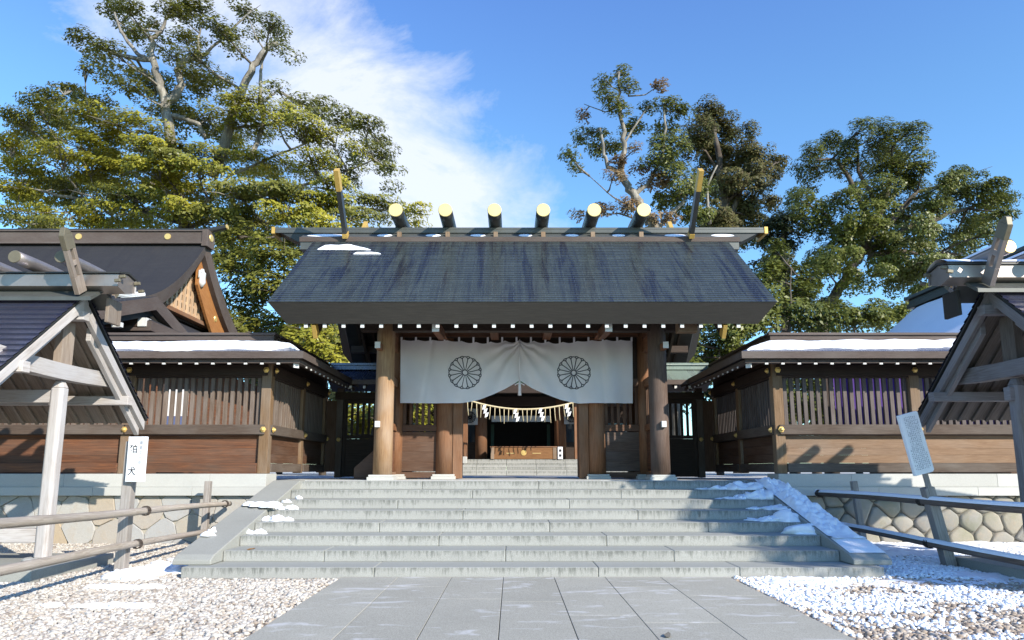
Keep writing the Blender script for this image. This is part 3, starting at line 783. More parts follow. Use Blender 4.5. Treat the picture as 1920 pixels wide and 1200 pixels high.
# white switch boxes fixed to the two front pillars
for sg, lab in ((-1, 'small white box fixed to the sunlit left gate pillar'), (1, 'small white box fixed to the right gate pillar')):
    x = -3.27 if sg < 0 else 3.22
    b = MB(); b.box(x - 0.055, x + 0.055, 15.70, 15.80, 2.58 - 0.07, 2.58 + 0.07)
    tag(b.build('pillar_box', 'white', bevel=0.008), lab, 'box', 'boxes on the gate pillars')

# ------------------------------------------------------------------ gate curtain with two chrysanthemum crests
CXN = -0.03; NL, NR = -3.03, 2.82; YN = 17.22
def nz_bot(x):
    u = min(1.0, abs(x - CXN) / 1.58); return 3.20 + 0.59 * (1 - u) ** 1.75
def nz_top(x):
    u = abs(x - CXN); s = 0.3656; ph = ((x - CXN) / s) % 1.0; sag = 0.028 + 0.035 * math.exp(-(u / 1.1) ** 2)
    return 4.80 - 0.035 * math.exp(-((u - 1.0) / 0.6) ** 2) * 1.6 - sag * math.sin(math.pi * ph)
def noren_y(x, v):
    """depth of the cloth: gathered folds that radiate from the pulled-up middle"""
    u = (x - CXN); a = abs(u)
    d = 1 - v                                              # 0 at the foot
    ang = math.atan2(4.82 - (3.2 + v * 1.6), a + 0.12)
    y = 0.050 * math.exp(-(a / 0.95) ** 2) * math.sin(ang * 15.0 + 0.8) * (0.3 + d)
    y += 0.03 * math.sin(u * 5.1 + 1.3 * v) * (0.4 + 0.6 * d) + 0.016 * math.sin(u * 11.7 + 2.0 + 2.4 * v)
    y += 0.05 * math.exp(-((a - 1.05 - 0.9 * (1 - v) * 0.5) / 0.13) ** 2) * (0.4 + d * 0.6)
    y += 0.055 * (float(fbm(np.array([x * 1.6 + 40]), np.array([v * 2.2 + 9]), 3, 3)[0]) - 0.5)
    y += 0.022 * math.exp(-((u + 2.2 + 0.25 * d) / 0.05) ** 2) + 0.022 * math.exp(-((u - 2.05 - 0.1 * d) / 0.06) ** 2)
    return YN + y
def noren_p(x, z):
    v = (z - nz_bot(x)) / (nz_top(x) - nz_bot(x)); return Vector((x, noren_y(x, max(0, min(1, v))), z))
cur = thing('gate_curtain', 'white cloth curtain with two round flower crests hung across the gate opening', 'curtain', (CXN, YN, 3.2))
b = MB()
def nf(u, v):
    x = NL + (NR - NL) * u; xb = x + 0.03 * (1 - v) * (1 if x < CXN else -1)
    z = nz_bot(x) * (1 - v) + nz_top(x) * v
    return Vector((xb, noren_y(x, v), z))
b.grid(220, 64, nf, uvf=lambda u, v: (u * 5.5, v * 1.5))
b.build('curtain_cloth', 'noren', cur, smooth=True, fix=False)
for i in range(17):
    x = NL + 0.02 + i * (NR - NL - 0.04) / 16; b = MB()
    z = nz_top(x); b.box(x - 0.024, x + 0.024, YN - 0.015, YN + 0.01, z - 0.02, 4.87)
    b.build('hanging_loop', 'noren', cur)
b = MB(); b.tube([(NL - 0.12, YN - 0.005, 4.875), (-1.5, YN - 0.005, 4.85), (CXN, YN - 0.005, 4.86), (1.4, YN - 0.005, 4.845), (NR + 0.12, YN - 0.005, 4.87)], 0.009, 6); b.build('cord', 'bindrope', cur, smooth=True)
b = MB()                                                 # hem along the arched lower edge
for i in range(110):
    x0 = NL + (NR - NL) * i / 110; x1 = NL + (NR - NL) * (i + 1) / 110
    def hp(x, dz): 
        p = noren_p(x, nz_bot(x) + dz); p.y -= 0.006; p.x += 0.03 * (1 if x < CXN else -1); return p
    b.poly([hp(x0, -0.004), hp(x1, -0.004), hp(x1, 0.035), hp(x0, 0.035)], [(0, 0)] * 4)
b.build('hem', 'noren', cur, smooth=True, fix=False)
b = MB(); b.tube([(CXN, YN - .09, 4.80), (CXN - 0.005, YN - .10, 4.3), (CXN, YN - .08, 3.80)], [0.012, 0.014, 0.012], 6)
b.build('gathering_cord', 'noren', cur, smooth=True)
b = MB(); b.tube([(CXN, YN - .08, 3.76), (CXN, YN - .08, 3.66), (CXN, YN - .08, 3.38)], [0.02, 0.032, 0.045], 8); b.tube([(CXN - 0.12, YN - .08, 3.64), (CXN, YN - .09, 3.70), (CXN + 0.12, YN - .08, 3.64)], 0.014, 6); b.build('tassel', 'noren', cur, smooth=True)
def crest(cx, cz, Rr, surf, parent, name='crest', mat='crest', lw=0.011, off=0.009):
    b = MB()
    def line(pts):
        ps = [surf(cx + p[0] * Rr, cz + p[1] * Rr) for p in pts]
        for i in range(len(ps) - 1):
            a, c = ps[i], ps[i + 1]; d = (c - a)
            if d.length < 1e-6: continue
            d.normalize(); n = Vector((-d.z, 0, d.x)) * lw; e = d * lw * 0.4; oy = Vector((0, -off, 0))
            b.poly([a - n - e + oy, a + n - e + oy, c + n + e + oy, c - n + e + oy], [(0, 0)] * 4)
    h = math.pi / 16; rc_ = 0.80; rr = rc_ * math.tan(h) * 0.99
    for i in range(16):
        a = 2 * h * i
        A = a + h                                          # petal border
        line([(math.cos(A) * q, math.sin(A) * q) for q in np.linspace(0.16, rc_ * 1.01, 9)])
        c = (math.cos(a) * rc_, math.sin(a) * rc_)
        line([(c[0] + rr * math.cos(a + t), c[1] + rr * math.sin(a + t)) for t in np.linspace(-math.pi / 2, math.pi / 2, 9)])
        line([(math.cos(A + t) * (0.985 - 2.0 * t * t), math.sin(A + t) * (0.985 - 2.0 * t * t)) for t in np.linspace(-0.10, 0.10, 5)])
    line([(0.155 * math.cos(t), 0.155 * math.sin(t)) for t in np.linspace(0, 2 * math.pi, 25)])
    return b.build(name, mat, parent, fix=False)
crest(-1.40, 3.965, 0.42, noren_p, cur); crest(1.33, 3.965, 0.42, noren_p, cur)


# ------------------------------------------------------------------ slatted fences with tiled roof, turning the corner towards the gate
def fence(sg):
    left = sg < 0
    f = thing('slatted_fence', ('roofed slatted wooden fence with red-brown boards and snow on its roof, left of the gate' if left else
              'roofed slatted wooden fence with pale boards and snow on its roof, right of the gate'), 'fence', (sg * 8.6, 15.2, 1.475), 'roofed fences beside the gate')
    S = lambda x: sg * x
    def bx(b, x0, x1, *a, **k): b.box(min(S(x0), S(x1)), max(S(x0), S(x1)), *a, **k)
    Y = 15.2; XC = 5.6; YE = 19.7
    fx = [5.6, 8.6, 11.6, 14.6, 17.4]
    sy = [15.2, 17.6, 19.7]
    pmat = 'red' if left else 'tan'
    zb = 1.475
    # posts with gilt bosses
    def post(x, y, w=0.215):
        b = MB(); bx(b, x - w / 2, x + w / 2, y - w / 2, y + w / 2, zb + 0.002, 3.88); o = b.build('post', 'post', f, bevel=0.012)
        return o
    def boss(o, x, y, z, axis):
        b = MB(); r_ = 0.055
        d = Vector((0, -1, 0)) if axis == 'y' else Vector((-sg, 0, 0))
        c = Vector((S(x), y, z))
        b.tube([c, c + d * 0.012, c + d * 0.014], [r_ * 1.25, r_ * 1.2, 0.02], 6)
        b.tube([c + d * 0.010, c + d * 0.035, c + d * 0.055, c + d * 0.062], [r_ * 0.8, r_ * 0.75, r_ * 0.42, 0.004], 12)
        b.build('gilt_boss', 'gold', o, smooth=False)
    for x in fx:
        o = post(x, Y); boss(o, x, Y - 0.165, 2.42, 'y'); boss(o, x, Y - 0.165, 3.72, 'y')
        if x == XC: boss(o, x - 0.165, Y, 2.42, 'x'); boss(o, x - 0.165, Y, 3.72, 'x')
    for y in sy[1:]:
        o = post(XC, y, 0.19); boss(o, XC - 0.155, y, 2.42, 'x'); boss(o, XC - 0.155, y, 3.72, 'x')
    # front bays
    for a, c in zip(fx[:-1], fx[1:]):
        x0, x1 = a + 0.11, c - 0.11
        b = MB(); bx(b, x0, x1, Y - 0.14, Y + 0.14, zb + 0.03, 1.70)
        b.build('sill_beam', 'red' if left else 'rail', f, bevel=0.01)
        b = MB(); hz = 1.705
        for hh in (0.17, 0.15, 0.19, 0.13):
            if hz + hh > 2.30: hh = 2.30 - hz
            if hh > 0.02: bx(b, x0, x1, Y - 0.025 + random.uniform(0, 0.008), Y + 0.03, hz, hz + hh - 0.002); hz += hh
        b.build('board_panel', pmat, f, bevel=0.003)
        b = MB(); bx(b, x0 - 0.11, x1 + 0.11, Y - 0.15, Y + 0.10, 2.305, 2.53) if False else bx(b, x0, x1, Y - 0.11, Y + 0.11, 2.305, 2.53)
        bx(b, a - 0.02, c + 0.02, Y - 0.165, Y - 0.112, 2.315, 2.525)
        b.build('rail', 'rail', f, bevel=0.008)
        b = MB(); n = 19
        for i in range(n):
            x = x0 + 0.07 + i * (x1 - x0 - 0.14) / (n - 1); bx(b, x - 0.042, x + 0.042, Y - 0.03, Y + 0.03, 2.532, 3.56)
        b.build('slat_screen', 'slat' if left else 'rslat', f, bevel=0.004)
        b = MB(); bx(b, x0, x1, Y - 0.10, Y + 0.10, 3.562, 3.86); bx(b, a - 0.02, c + 0.02, Y - 0.165, Y - 0.108, 3.60, 3.84)
        b.build('head_beam', 'dark', f, bevel=0.008)
    # side bays
    for a, c in zip(sy[:-1], sy[1:]):
        y0, y1 = a + 0.105, c - 0.095
        b = MB(); bx(b, XC - 0.13, XC + 0.13, y0, y1, zb + 0.03, 1.70); b.build('sill_beam', 'rail', f, bevel=0.01)
        b = MB()
        for i in range(3): bx(b, XC - 0.028, XC + 0.028, y0, y1, 1.705 + i * 0.199, 1.705 + (i + 1) * 0.199 - 0.002)
        b.build('board_panel', 'brown', f, bevel=0.003)
        b = MB(); bx(b, XC - 0.10, XC + 0.10, y0, y1, 2.305, 2.53); bx(b, XC - 0.155, XC - 0.102, a - 0.02, c + 0.02, 2.315, 2.525); b.build('rail', 'rail', f, bevel=0.008)
        b = MB(); n = 14
        for i in range(n):
            y = y0 + 0.07 + i * (y1 - y0 - 0.14) / (n - 1); bx(b, XC - 0.03, XC + 0.03, y - 0.042, y + 0.042, 2.532, 3.56)
        b.build('slat_screen', 'slat' if left else 'rslat', f, bevel=0.004)
        b = MB(); bx(b, XC - 0.10, XC + 0.10, y0, y1, 3.562, 3.86); bx(b, XC - 0.155, XC - 0.108, a - 0.02, c + 0.02, 3.60, 3.84); b.build('head_beam', 'dark', f, bevel=0.008)
    # roof: two slopes meeting in a hip at the corner
    e, er, z0, z1, th = 0.95, 0.85, 4.02, 4.42, 0.15
    xe = XC - 1.0; ye = Y - er; xo = XC + 1.0; yo = Y + 0.9; XW = 17.6; YX = YE - 0.02
    P = lambda x, y, z: Vector((S(x), y, z))
    b = MB()
    b.slab([P(XW, ye, z0), P(xe, ye, z0), P(XC, Y, z1), P(XW, Y, z1)], th, 0, 1)
    b.slab([P(xe, ye, z0), P(xe, YX, z0), P(XC, YX, z1), P(XC, Y, z1)], th, 0, 1)
    b.slab([P(xo, yo, z0), P(XW, yo, z0), P(XW, Y, z1), P(XC, Y, z1)], th, 0, 1)
    b.slab([P(xo, yo, z0), P(XC, Y, z1), P(XC, YX, z1), P(xo, YX, z0)], th, 0, 1)
    b.build('roof', ['wingroof', 'bark_layer'], f)
    b = MB()                                               # layered eave edge
    for q, (dz0, dz1, o) in enumerate(((-0.235, -0.153, 0.10),)):
        bx(b, xe + o, XW, ye + o, ye + o + 0.12, z0 + dz0, z0 + dz1)
        bx(b, xe + o, xe + o + 0.12, ye + o + 0.122, YX, z0 + dz0, z0 + dz1)
    b.build('eave_board', 'bark_layer', f, bevel=0.006)
    b = MB()                                               # ridge box
    bx(b, XC - 0.12, XW, Y - 0.15, Y + 0.15, z1 - 0.04, z1 + 0.075); bx(b, XC - 0.16, XW, Y - 0.19, Y + 0.19, z1 + 0.076, z1 + 0.13)
    bx(b, XC - 0.15, XC + 0.15, Y + 0.152, YX, z1 - 0.04, z1 + 0.075); bx(b, XC - 0.19, XC + 0.19, Y + 0.192, YX, z1 + 0.076, z1 + 0.13)
    b.build('ridge_box', 'bark_layer', f, bevel=0.006)
    # rafter ends
    b = MB(); b.bar((0, ye + 0.16, 0), (0, Y, 0.40), 0.07, 0.075); rf = b.build('rafter', 'dark', f)
    b = MB(); b.box(-0.034, 0.034, ye + 0.10, ye + 0.118, -0.035, 0.04); b.build('end_cap', 'white', rf)
    base = Vector(f['_base'])
    rf.location = Vector((S(xe + 0.55), 0, 3.79)) + Vector((0, 0, 0))
    n = 35
    for i in range(1, n): copy_part(rf, f, (S(0.345 * i), 0, 0))
    b = MB(); b.bar((0, 0, 0), (S(0.84), 0, 0.36), 0.075, 0.07); rs = b.build('side_rafter', 'dark', f)
    b = MB(); xq0, xq1 = sorted((S(-0.055), S(-0.038))); b.box(xq0, xq1, -0.034, 0.034, -0.04, 0.035); b.build('end_cap', 'white', rs)
    rs.location = Vector((S(xe + 0.16), ye + 0.65, 3.79))
    for i in range(1, 13): copy_part(rs, f, (0, 0.36 * i, 0))
    b = MB(); b.bar(P(xe + 0.22, ye + 0.22, 3.77), P(XC, Y, 4.12), 0.12, 0.13); o = b.build('hip_rafter', 'dark', f)
    dd = (P(xe, ye, 0) - P(XC, Y, 0)).normalized(); c0 = P(xe + 0.215, ye + 0.215, 3.765)
    b = MB(); b.bar(c0 - dd * 0.0 + dd * 0.005, c0 + dd * 0.03, 0.125, 0.14); b.build('end_cap', 'white', o)
    # soffit beam that carries the rafters
    b = MB(); bx(b, XC - 0.08, XW, Y - 0.08, Y + 0.08, 3.883, 4.12); bx(b, XC - 0.08, XC + 0.08, Y + 0.082, YX, 3.883, 4.12); b.build('wall_plate', 'dark', f)
    # snow lying on the front slope of the roof
    b = MB(); xa0, xb0 = (4.70, 17.3) if left else (4.74, 17.3)
    sd = 3 if left else 8
    def fs(u, v):
        x = xa0 + (xb0 - xa0) * u
        lo = 0.03 + 0.95 * float(fbm(np.array([x * 0.8 + 20]), np.array([sd + 0.5]), sd, 7)[0] - .36)
        hi = 0.62 + 0.20 * float(fbm(np.array([x * 1.3]), np.array([sd + 9.5]), sd, 6)[0])
        lo = max(-0.02, lo - 0.08)
        if not left: hi += 0.10
        hip = (x - xe) / (XC - xe)
        hi = min(hi, max(lo + 0.02, hip - 0.03))
        s_ = lo + (hi - lo) * v
        hgt = 0.075 * (1 - (2 * v - 1) ** 6) * (1 - (2 * u - 1) ** 40) * (0.55 + 0.9 * float(fbm(np.array([x * 2.2]), np.array([v * 1.2 + sd]), sd + 3, 4)[0]))
        return P(x, ye + er * s_, z0 + (z1 - z0) * s_ + hgt + 0.004)
    b.grid(330, 10, fs)
    o = b.build('snow', 'snow', smooth=True, fix=False)
    tag(o, 'thick white snow lying on the roof of the %s fence' % ('left' if left else 'right'), 'snow', None, 'stuff')
    return f
fence(-1); fence(1)

# ------------------------------------------------------------------ low wings with a door between fence and gate
def wing(sg):
    left = sg < 0
    w = thing('side_door', ('dark slatted side door under a blue-black roof, between the left fence and the gate' if left else
              'dark slatted side door under a green copper roof, between the right fence and the gate'), 'door', (sg * 4.3, 19.75, 1.33), 'side doors of the gate')
    S = lambda x: sg * x
    def bx(b, x0, x1, *a, **k): b.box(min(S(x0), S(x1)), max(S(x0), S(x1)), *a, **k)
    Y = 19.75; P = lambda x, y, z: Vector((S(x), y, z))
    b = MB(); bx(b, 5.02, 5.20, Y - 0.09, Y + 0.09, 1.34, 3.86); o = b.build('post', 'rail', w, bevel=0.01)
    b = MB(); b.tube([P(5.11, Y - 0.10, 2.40), P(5.11, Y - 0.13, 2.40), P(5.11, Y - 0.155, 2.40)], [0.06, 0.055, 0.01], 10); b.build('gilt_boss', 'gold', o)
    b = MB(); bx(b, 5.205, 5.49, Y - 0.03, Y + 0.03, 1.5, 3.5); b.build('side_board', 'brown', w)
    b = MB(); bx(b, 3.40, 3.56, Y - 0.08, Y + 0.08, 1.34, 3.86); b.build('post', 'dark', w, bevel=0.01)
    b = MB(); bx(b, 3.57, 5.01, Y - 0.035, Y + 0.035, 1.36, 2.42); bx(b, 3.57, 5.01, Y - 0.045, Y + 0.045, 2.425, 2.52); bx(b, 3.57, 5.01, Y - 0.045, Y + 0.045, 3.42, 3.52)
    for i in range(9):
        x = 3.65 + i * 0.16; bx(b, x - 0.035, x + 0.035, Y - 0.025, Y + 0.025, 2.523, 3.418)
    bx(b, 3.57, 3.66, Y - 0.052, Y + 0.052, 1.355, 3.53) ; bx(b, 4.92, 5.01, Y - 0.052, Y + 0.052, 1.355, 3.53)
    d = b.build('door_leaf', 'dark', w, bevel=0.004)
    b = MB(); bx(b, 3.4, 5.25, Y - 0.10, Y + 0.10, 3.525, 3.74); b.build('head_beam', 'dark', w, bevel=0.006)
    xa, xb = 3.05, 5.6
    b = MB()
    b.slab([P(xb - 0.96, Y - 0.95, 3.99), P(xa, Y - 0.95, 3.99), P(xa, Y, 4.42), P(xb, Y, 4.42)], 0.13, 0, 1)
    b.slab([P(xb, Y, 4.42), P(xa, Y, 4.42), P(xa, Y + 0.9, 3.99), P(xb, Y + 0.9, 3.99)], 0.13, 0, 1)
    b.build('roof', ['wingroof' if left else 'greenroof', 'bark_layer'], w)
    b = MB(); bx(b, xa, xb - 0.21, Y - 0.16, Y + 0.16, 4.38, 4.50); bx(b, xa, xb - 0.21, Y - 0.20, Y + 0.20, 4.501, 4.57); b.build('ridge_box', 'wingroof' if left else 'greenroof', w, bevel=0.005)
    b = MB(); b.bar((0, Y - 0.84, 0), (0, Y, 0.38), 0.07, 0.075); rf = b.build('rafter', 'dark', w)
    b = MB(); b.box(-0.034, 0.034, Y - 0.90, Y - 0.882, -0.035, 0.04); b.build('end_cap', 'white', rf)
    rf.location = (S(3.5), 0, 3.79)
    for i in range(1, 4): copy_part(rf, w, (S(0.38 * i), 0, 0))
wing(-1); wing(1)
b = MB(); b.prism([(-4.05, 1.34), (-4.05, 1.60), (-3.48, 2.12), (-3.48, 1.34)], 'y', 17.0, 17.7)
tag(b.build('wooden_ramp', 'brown', bevel=0.006), 'brown wooden wedge-shaped cover standing left of the left gate pillar', 'cover')


# ------------------------------------------------------------------ statue shelters left and right of the path
def shelter(sg):
    left = sg < 0
    f = thing('roofed_shelter', ('weathered wooden gabled shelter with blue-black copper roof beside the left stone wall' if left else
              'shaded wooden gabled shelter with snow on its ridge beside the right stone wall'), 'shelter', (sg * 9.2, 11.1, 0.0), 'gabled shelters flanking the stairs')
    SV, SD = ('silver', 'silverdark') if left else ('silvershade', 'silverdarkshade')  # right shelter uses the copies with shade painted in
    S = lambda x: sg * x
    def bx(b, x0, x1, *a, **k): b.box(min(S(x0), S(x1)), max(S(x0), S(x1)), *a, **k)
    P = lambda x, y, z: Vector((S(x), y, z))
    dz = 0.0 if left else 0.03; DY = 0.0 if left else -0.4
    XG = 7.15 if left else 7.24; XB = 11.6; YA = 11.0 + DY; YE0, YE1 = 8.85 + DY, 13.15 + DY; ZA = 4.36 + dz; ZE = 2.50 + dz
    b = MB(); bx(b, 6.95, 12.6, 10.05 + DY, 12.1 + DY, -0.05, 0.17); b.build('stone_base', 'stringer', f, bevel=0.012)
    # posts in the ridge plane, braces, tie beams
    for x in ((7.50, 10.7) if left else (7.62, 10.7)):
        oc = lambda r: [(S(x) - r, 11.1 + DY - r * .6), (S(x) - r, 11.1 + DY + r * .6), (S(x) - r * .6, 11.1 + DY + r), (S(x) + r * .6, 11.1 + DY + r), (S(x) + r, 11.1 + DY + r * .6), (S(x) + r, 11.1 + DY - r * .6), (S(x) + r * .6, 11.1 + DY - r), (S(x) - r * .6, 11.1 + DY - r)]
        b = MB(); b.prism(oc(.105), 'z', 0.22, 2.86); b.prism(oc(.105), 'z', 2.861, 2.97, 0, 0, oc(.06))
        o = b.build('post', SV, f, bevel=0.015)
        # grain upright
        b = MB(); b.tube([P(x, 11.1 + DY, 0.172), P(x, 11.1 + DY, 0.20), P(x, 11.1 + DY, 0.222)], [0.26, 0.27, 0.24], 24); b.build('base_stone', 'coping', o, smooth=False)
        b = MB()                                            # curved tie beam across the gable
        n = 14
        for i in range(n):
            y0 = 9.55 + DY + (12.7 - 9.55) * i / n; y1 = 9.55 + DY + (12.7 - 9.55) * (i + 1) / n
            def zc(y): t = (y - 11.1 - DY) / 1.6; return 3.12 + 0.06 * t * t
            b.hexa([P(x + 0.08, y0, zc(y0) - 0.13), P(x + 0.08, y1, zc(y1) - 0.13), P(x - 0.12, y1, zc(y1) - 0.13), P(x - 0.12, y0, zc(y0) - 0.13),
                    P(x + 0.08, y0, zc(y0) + 0.12), P(x + 0.08, y1, zc(y1) + 0.12), P(x - 0.12, y1, zc(y1) + 0.12), P(x - 0.12, y0, zc(y0) + 0.12)])
        # one continuous grain
        b.uv = [[(b.v[i][1] * 1.0 + x * 7, b.v[i][2] * 1.0 + q % 6) for i in ff] for q, ff in enumerate(b.f)]
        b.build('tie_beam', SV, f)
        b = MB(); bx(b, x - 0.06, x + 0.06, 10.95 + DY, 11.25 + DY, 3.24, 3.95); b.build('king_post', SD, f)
    b = MB(); bx(b, 7.45, 10.7, 11.03 + DY, 11.17 + DY, 2.62, 2.83); b.build('upper_brace', SV, f, bevel=0.01)
    b = MB(); bx(b, 7.55, 10.6, 11.03 + DY, 11.17 + DY, 0.45, 0.66); b.build('lower_brace', SV, f, bevel=0.01)
    # purlins along the roof, standing out under the barge boards
    b = MB()
    for y in (9.75 + DY, 12.5 + DY):
        zz = ZE + (ZA - ZE) * (1 - abs(y - YA) / (YE1 - YA)) - 0.26; bx(b, 7.12, XB - 0.1, y - 0.08, y + 0.08, zz - 0.09, zz + 0.07)
    bx(b, 7.12, XB - 0.1, YA - 0.08, YA + 0.08, 3.95, 4.10)
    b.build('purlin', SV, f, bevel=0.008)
    sl = (ZA - ZE) / (YA - YE0)
    for front in (1, -1):
        ye = YE0 if front > 0 else YE1
        # soffit of boards and battens running down the slope
        b = MB(); n = 16
        for i in range(n):
            xa = XG + 0.22 + i * (XB - XG - 0.3) / n; xb = xa + (XB - XG - 0.3) / n - 0.006
            b.hexa([P(xa, ye, ZE - 0.07), P(xb, ye, ZE - 0.07), P(xb, YA, ZA - 0.07), P(xa, YA, ZA - 0.07), P(xa, ye, ZE - 0.04), P(xb, ye, ZE - 0.04), P(xb, YA, ZA - 0.04), P(xa, YA, ZA - 0.04)], 0, 1)
            b.bar(P(xa, ye + front * 0.02, ZE - 0.085), P(xa, YA, ZA - 0.085), 0.055, 0.035, (0, 0, 1))
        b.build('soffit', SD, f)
        # barge board under the verge, pale face plus dark roof edge
        b = MB(); b.hexa([P(XG + 0.02, ye, ZE - 0.20), P(XG + 0.10, ye, ZE - 0.20), P(XG + 0.10, YA, ZA - 0.24), P(XG + 0.02, YA, ZA - 0.24), P(XG + 0.02, ye, ZE - 0.035), P(XG + 0.10, ye, ZE - 0.035), P(XG + 0.10, YA, ZA - 0.035), P(XG + 0.02, YA, ZA - 0.035)], 0, 1)
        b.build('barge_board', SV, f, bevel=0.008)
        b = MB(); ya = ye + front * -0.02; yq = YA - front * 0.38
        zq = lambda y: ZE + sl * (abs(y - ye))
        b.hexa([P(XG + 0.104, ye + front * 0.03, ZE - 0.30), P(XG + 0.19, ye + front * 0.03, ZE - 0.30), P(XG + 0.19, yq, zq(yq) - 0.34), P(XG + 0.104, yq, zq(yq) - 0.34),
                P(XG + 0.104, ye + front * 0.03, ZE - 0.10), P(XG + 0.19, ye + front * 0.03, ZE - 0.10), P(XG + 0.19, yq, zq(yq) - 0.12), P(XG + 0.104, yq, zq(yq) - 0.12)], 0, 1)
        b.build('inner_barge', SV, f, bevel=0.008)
        b = MB(); b.slab([P(XG, ye - front * 0.04, ZE + 0.01), P(XB, ye - front * 0.04, ZE + 0.01), P(XB, YA, ZA + 0.045), P(XG, YA, ZA + 0.045)], 0.035); b.build('roof_deck', 'blackcu', f)
        b = MB(); stepped(b, P(XG - 0.015, ye - front * 0.05, ZE + 0.018), P(XB, ye - front * 0.05, ZE + 0.018), P(XG - 0.015, YA, ZA + 0.055), P(XB, YA, ZA + 0.055), 19, 0.024)
        b.build('roof_shingles', 'roofblue', f, fix=False)
    # ridge: flat saddle, sheet-metal ridge box with hollow end, logs, crossed finial boards
    b = MB(); b.prism([(YA - 0.36, ZA - 0.16), (YA - 0.36, ZA - 0.10), (YA, ZA + 0.13), (YA + 0.36, ZA - 0.10), (YA + 0.36, ZA - 0.16), (YA, ZA + 0.07)], 'x', min(S(6.86), S(XB)), max(S(6.86), S(XB))); b.build('ridge_saddle', 'capcu', f)
    xe = 6.52; zb_ = ZA + 0.10; zt = ZA + 0.30
    b = MB(); b.prism([(YA - 0.25, zb_), (YA - 0.25, zt), (YA, zt + 0.06), (YA + 0.25, zt), (YA + 0.25, zb_), (YA, zb_ - 0.07)], 'x', min(S(xe), S(XB)), max(S(xe), S(XB)))
    rb = b.build('ridge_box', ['cmetal'], f, bevel=0.004)
    b = MB(); b.prism([(YA - 0.28, zt + 0.004), (YA - 0.28, zt + 0.03), (YA, zt + 0.10), (YA + 0.28, zt + 0.03), (YA + 0.28, zt + 0.004), (YA, zt + 0.065)], 'x', min(S(xe - 0.03), S(XB)), max(S(xe - 0.03), S(XB))); b.build('ridge_lid', 'blackcu', rb)
    b = MB(); bx(b, xe - 0.02, xe - 0.003, YA + 0.235, YA + 0.262, zb_ - 0.01, zt + 0.01); b.build('end_trim', SV, rb)
    for i in range(6):
        x = 7.22 + i * 0.72
        b = MB(); zc_ = zt + 0.17; r_ = 0.105
        b.tube([P(x, y, zc_) for y in (YA - 0.62, YA - 0.3, YA, YA + 0.3, YA + 0.62)], [r_ * 0.95, r_, r_ * 1.03, r_, r_ * 0.95], 20)
        o = b.build('ridge_log', 'cmetal', f)
        for p in o.data.polygons: p.use_smooth = len(p.vertices) == 4
        b = MB(); b.tube([P(x, YA - 0.632, zc_), P(x, YA - 0.621, zc_)], [r_ * 0.9, r_ * 0.97], 20); b.build('log_end', 'bronze' if left else 'goldflat', o)
    for front in (1, -1):
        fy = lambda y: YA + front * y
        X = 7.06
        p0 = P(X, fy(-0.30), ZA - 0.02); p1 = P(X, fy(-0.84 if front > 0 else -0.62), ZA + (0.80 if front > 0 else 0.28)); d = p1 - p0
        b = MB(); b.bar(p0, p0 + d * 0.28, 0.075, 0.22, (0, 1, 0))
        for q in (-1, 1):
            off = Vector((0, d.normalized().z, -d.normalized().y)) * 0.075 * q
            b.bar(p0 + d * 0.281 + off, p0 + d * 0.72 + off, 0.075, 0.07, (0, 1, 0))
        b.bar(p0 + d * 0.46, p0 + d * 0.54, 0.075, 0.08, (0, 1, 0))
        o = b.build('forked_finial', SD if left else 'cmetal', f, bevel=0.004)
        b = MB(); b.bar(p0 + d * 0.722, p0 + d * 0.96, 0.082, 0.225, (0, 1, 0)); b.bar(p0 + d * 0.961, p1 + d * 0.06, 0.082, 0.20, (0, 1, 0), 0, 0.082, 0.05)
        b.build('bronze_tip', 'bronze', o, bevel=0.004)
        # short rods standing out of the gable below the ridge
        for q in range(2):
            y = fy(0.10 + 0.13 * q); z = ZA + 0.30 - 0.10 * q
            b = MB(); b.bar(P(6.51, y + 0.12 * front, z - 0.04), P(6.42, y + 0.12 * front, z - 0.03), 0.05, 0.05); b.build('gable_rod', 'bronze', f, bevel=0.006)
    # ridge-end pendant board
    b = MB(); bx(b, 6.80, 6.86, YA + 0.05, YA + 0.42, ZA - 0.42, ZA - 0.02); b.build('pendant_board', SD if left else 'eave', f, bevel=0.008)
    b = MB(); bx(b, XG + 0.03, XG + 0.18, YA - 0.13, YA + 0.13, ZA - 0.36, ZA - 0.02); b.build('apex_board', SV, f, bevel=0.01)
    return f, P, (XG, XB, YA, YE0, YE1, ZA, ZE, zt, xe)
shelter(-1); _, PR, (XG, XB, YA, YE0, YE1, ZA, ZE, ZT, XEE) = shelter(1)
b = MB()
def fs(u, v):
    x = 6.5 + 4.6 * u; y = YA - 0.27 + 0.54 * v
    return PR(x, y, ZT + 0.05 + 0.07 * (1 - abs(2 * v - 1)) + 0.06 * (1 - (2 * v - 1) ** 4) * (0.3 + float(fbm(np.array([x * 2.0]), np.array([v + 3.0]), 4, 3)[0])))
b.grid(50, 6, fs); 
o = b.build('snow', 'snow', smooth=True, fix=False); tag(o, 'strip of snow along the ridge of the right shelter', 'snow', None, 'stuff')
b = MB()
for i in range(3):
    x = 7.22 + i * 0.72
    def fl(u, v, x=x):
        a = (u - 0.5) * 2.0; y = YA - 0.6 + 1.2 * v; r_ = 0.112 + 0.025 * math.cos(a * 1.2)
        return PR(x + r_ * math.sin(a), y, ZT + 0.17 + r_ * math.cos(a))
    b.grid(8, 14, fl)
o = b.build('snow', 'snow', smooth=True, fix=False); tag(o, 'snow lying on top of the right shelter ridge logs', 'snow', None, 'stuff')


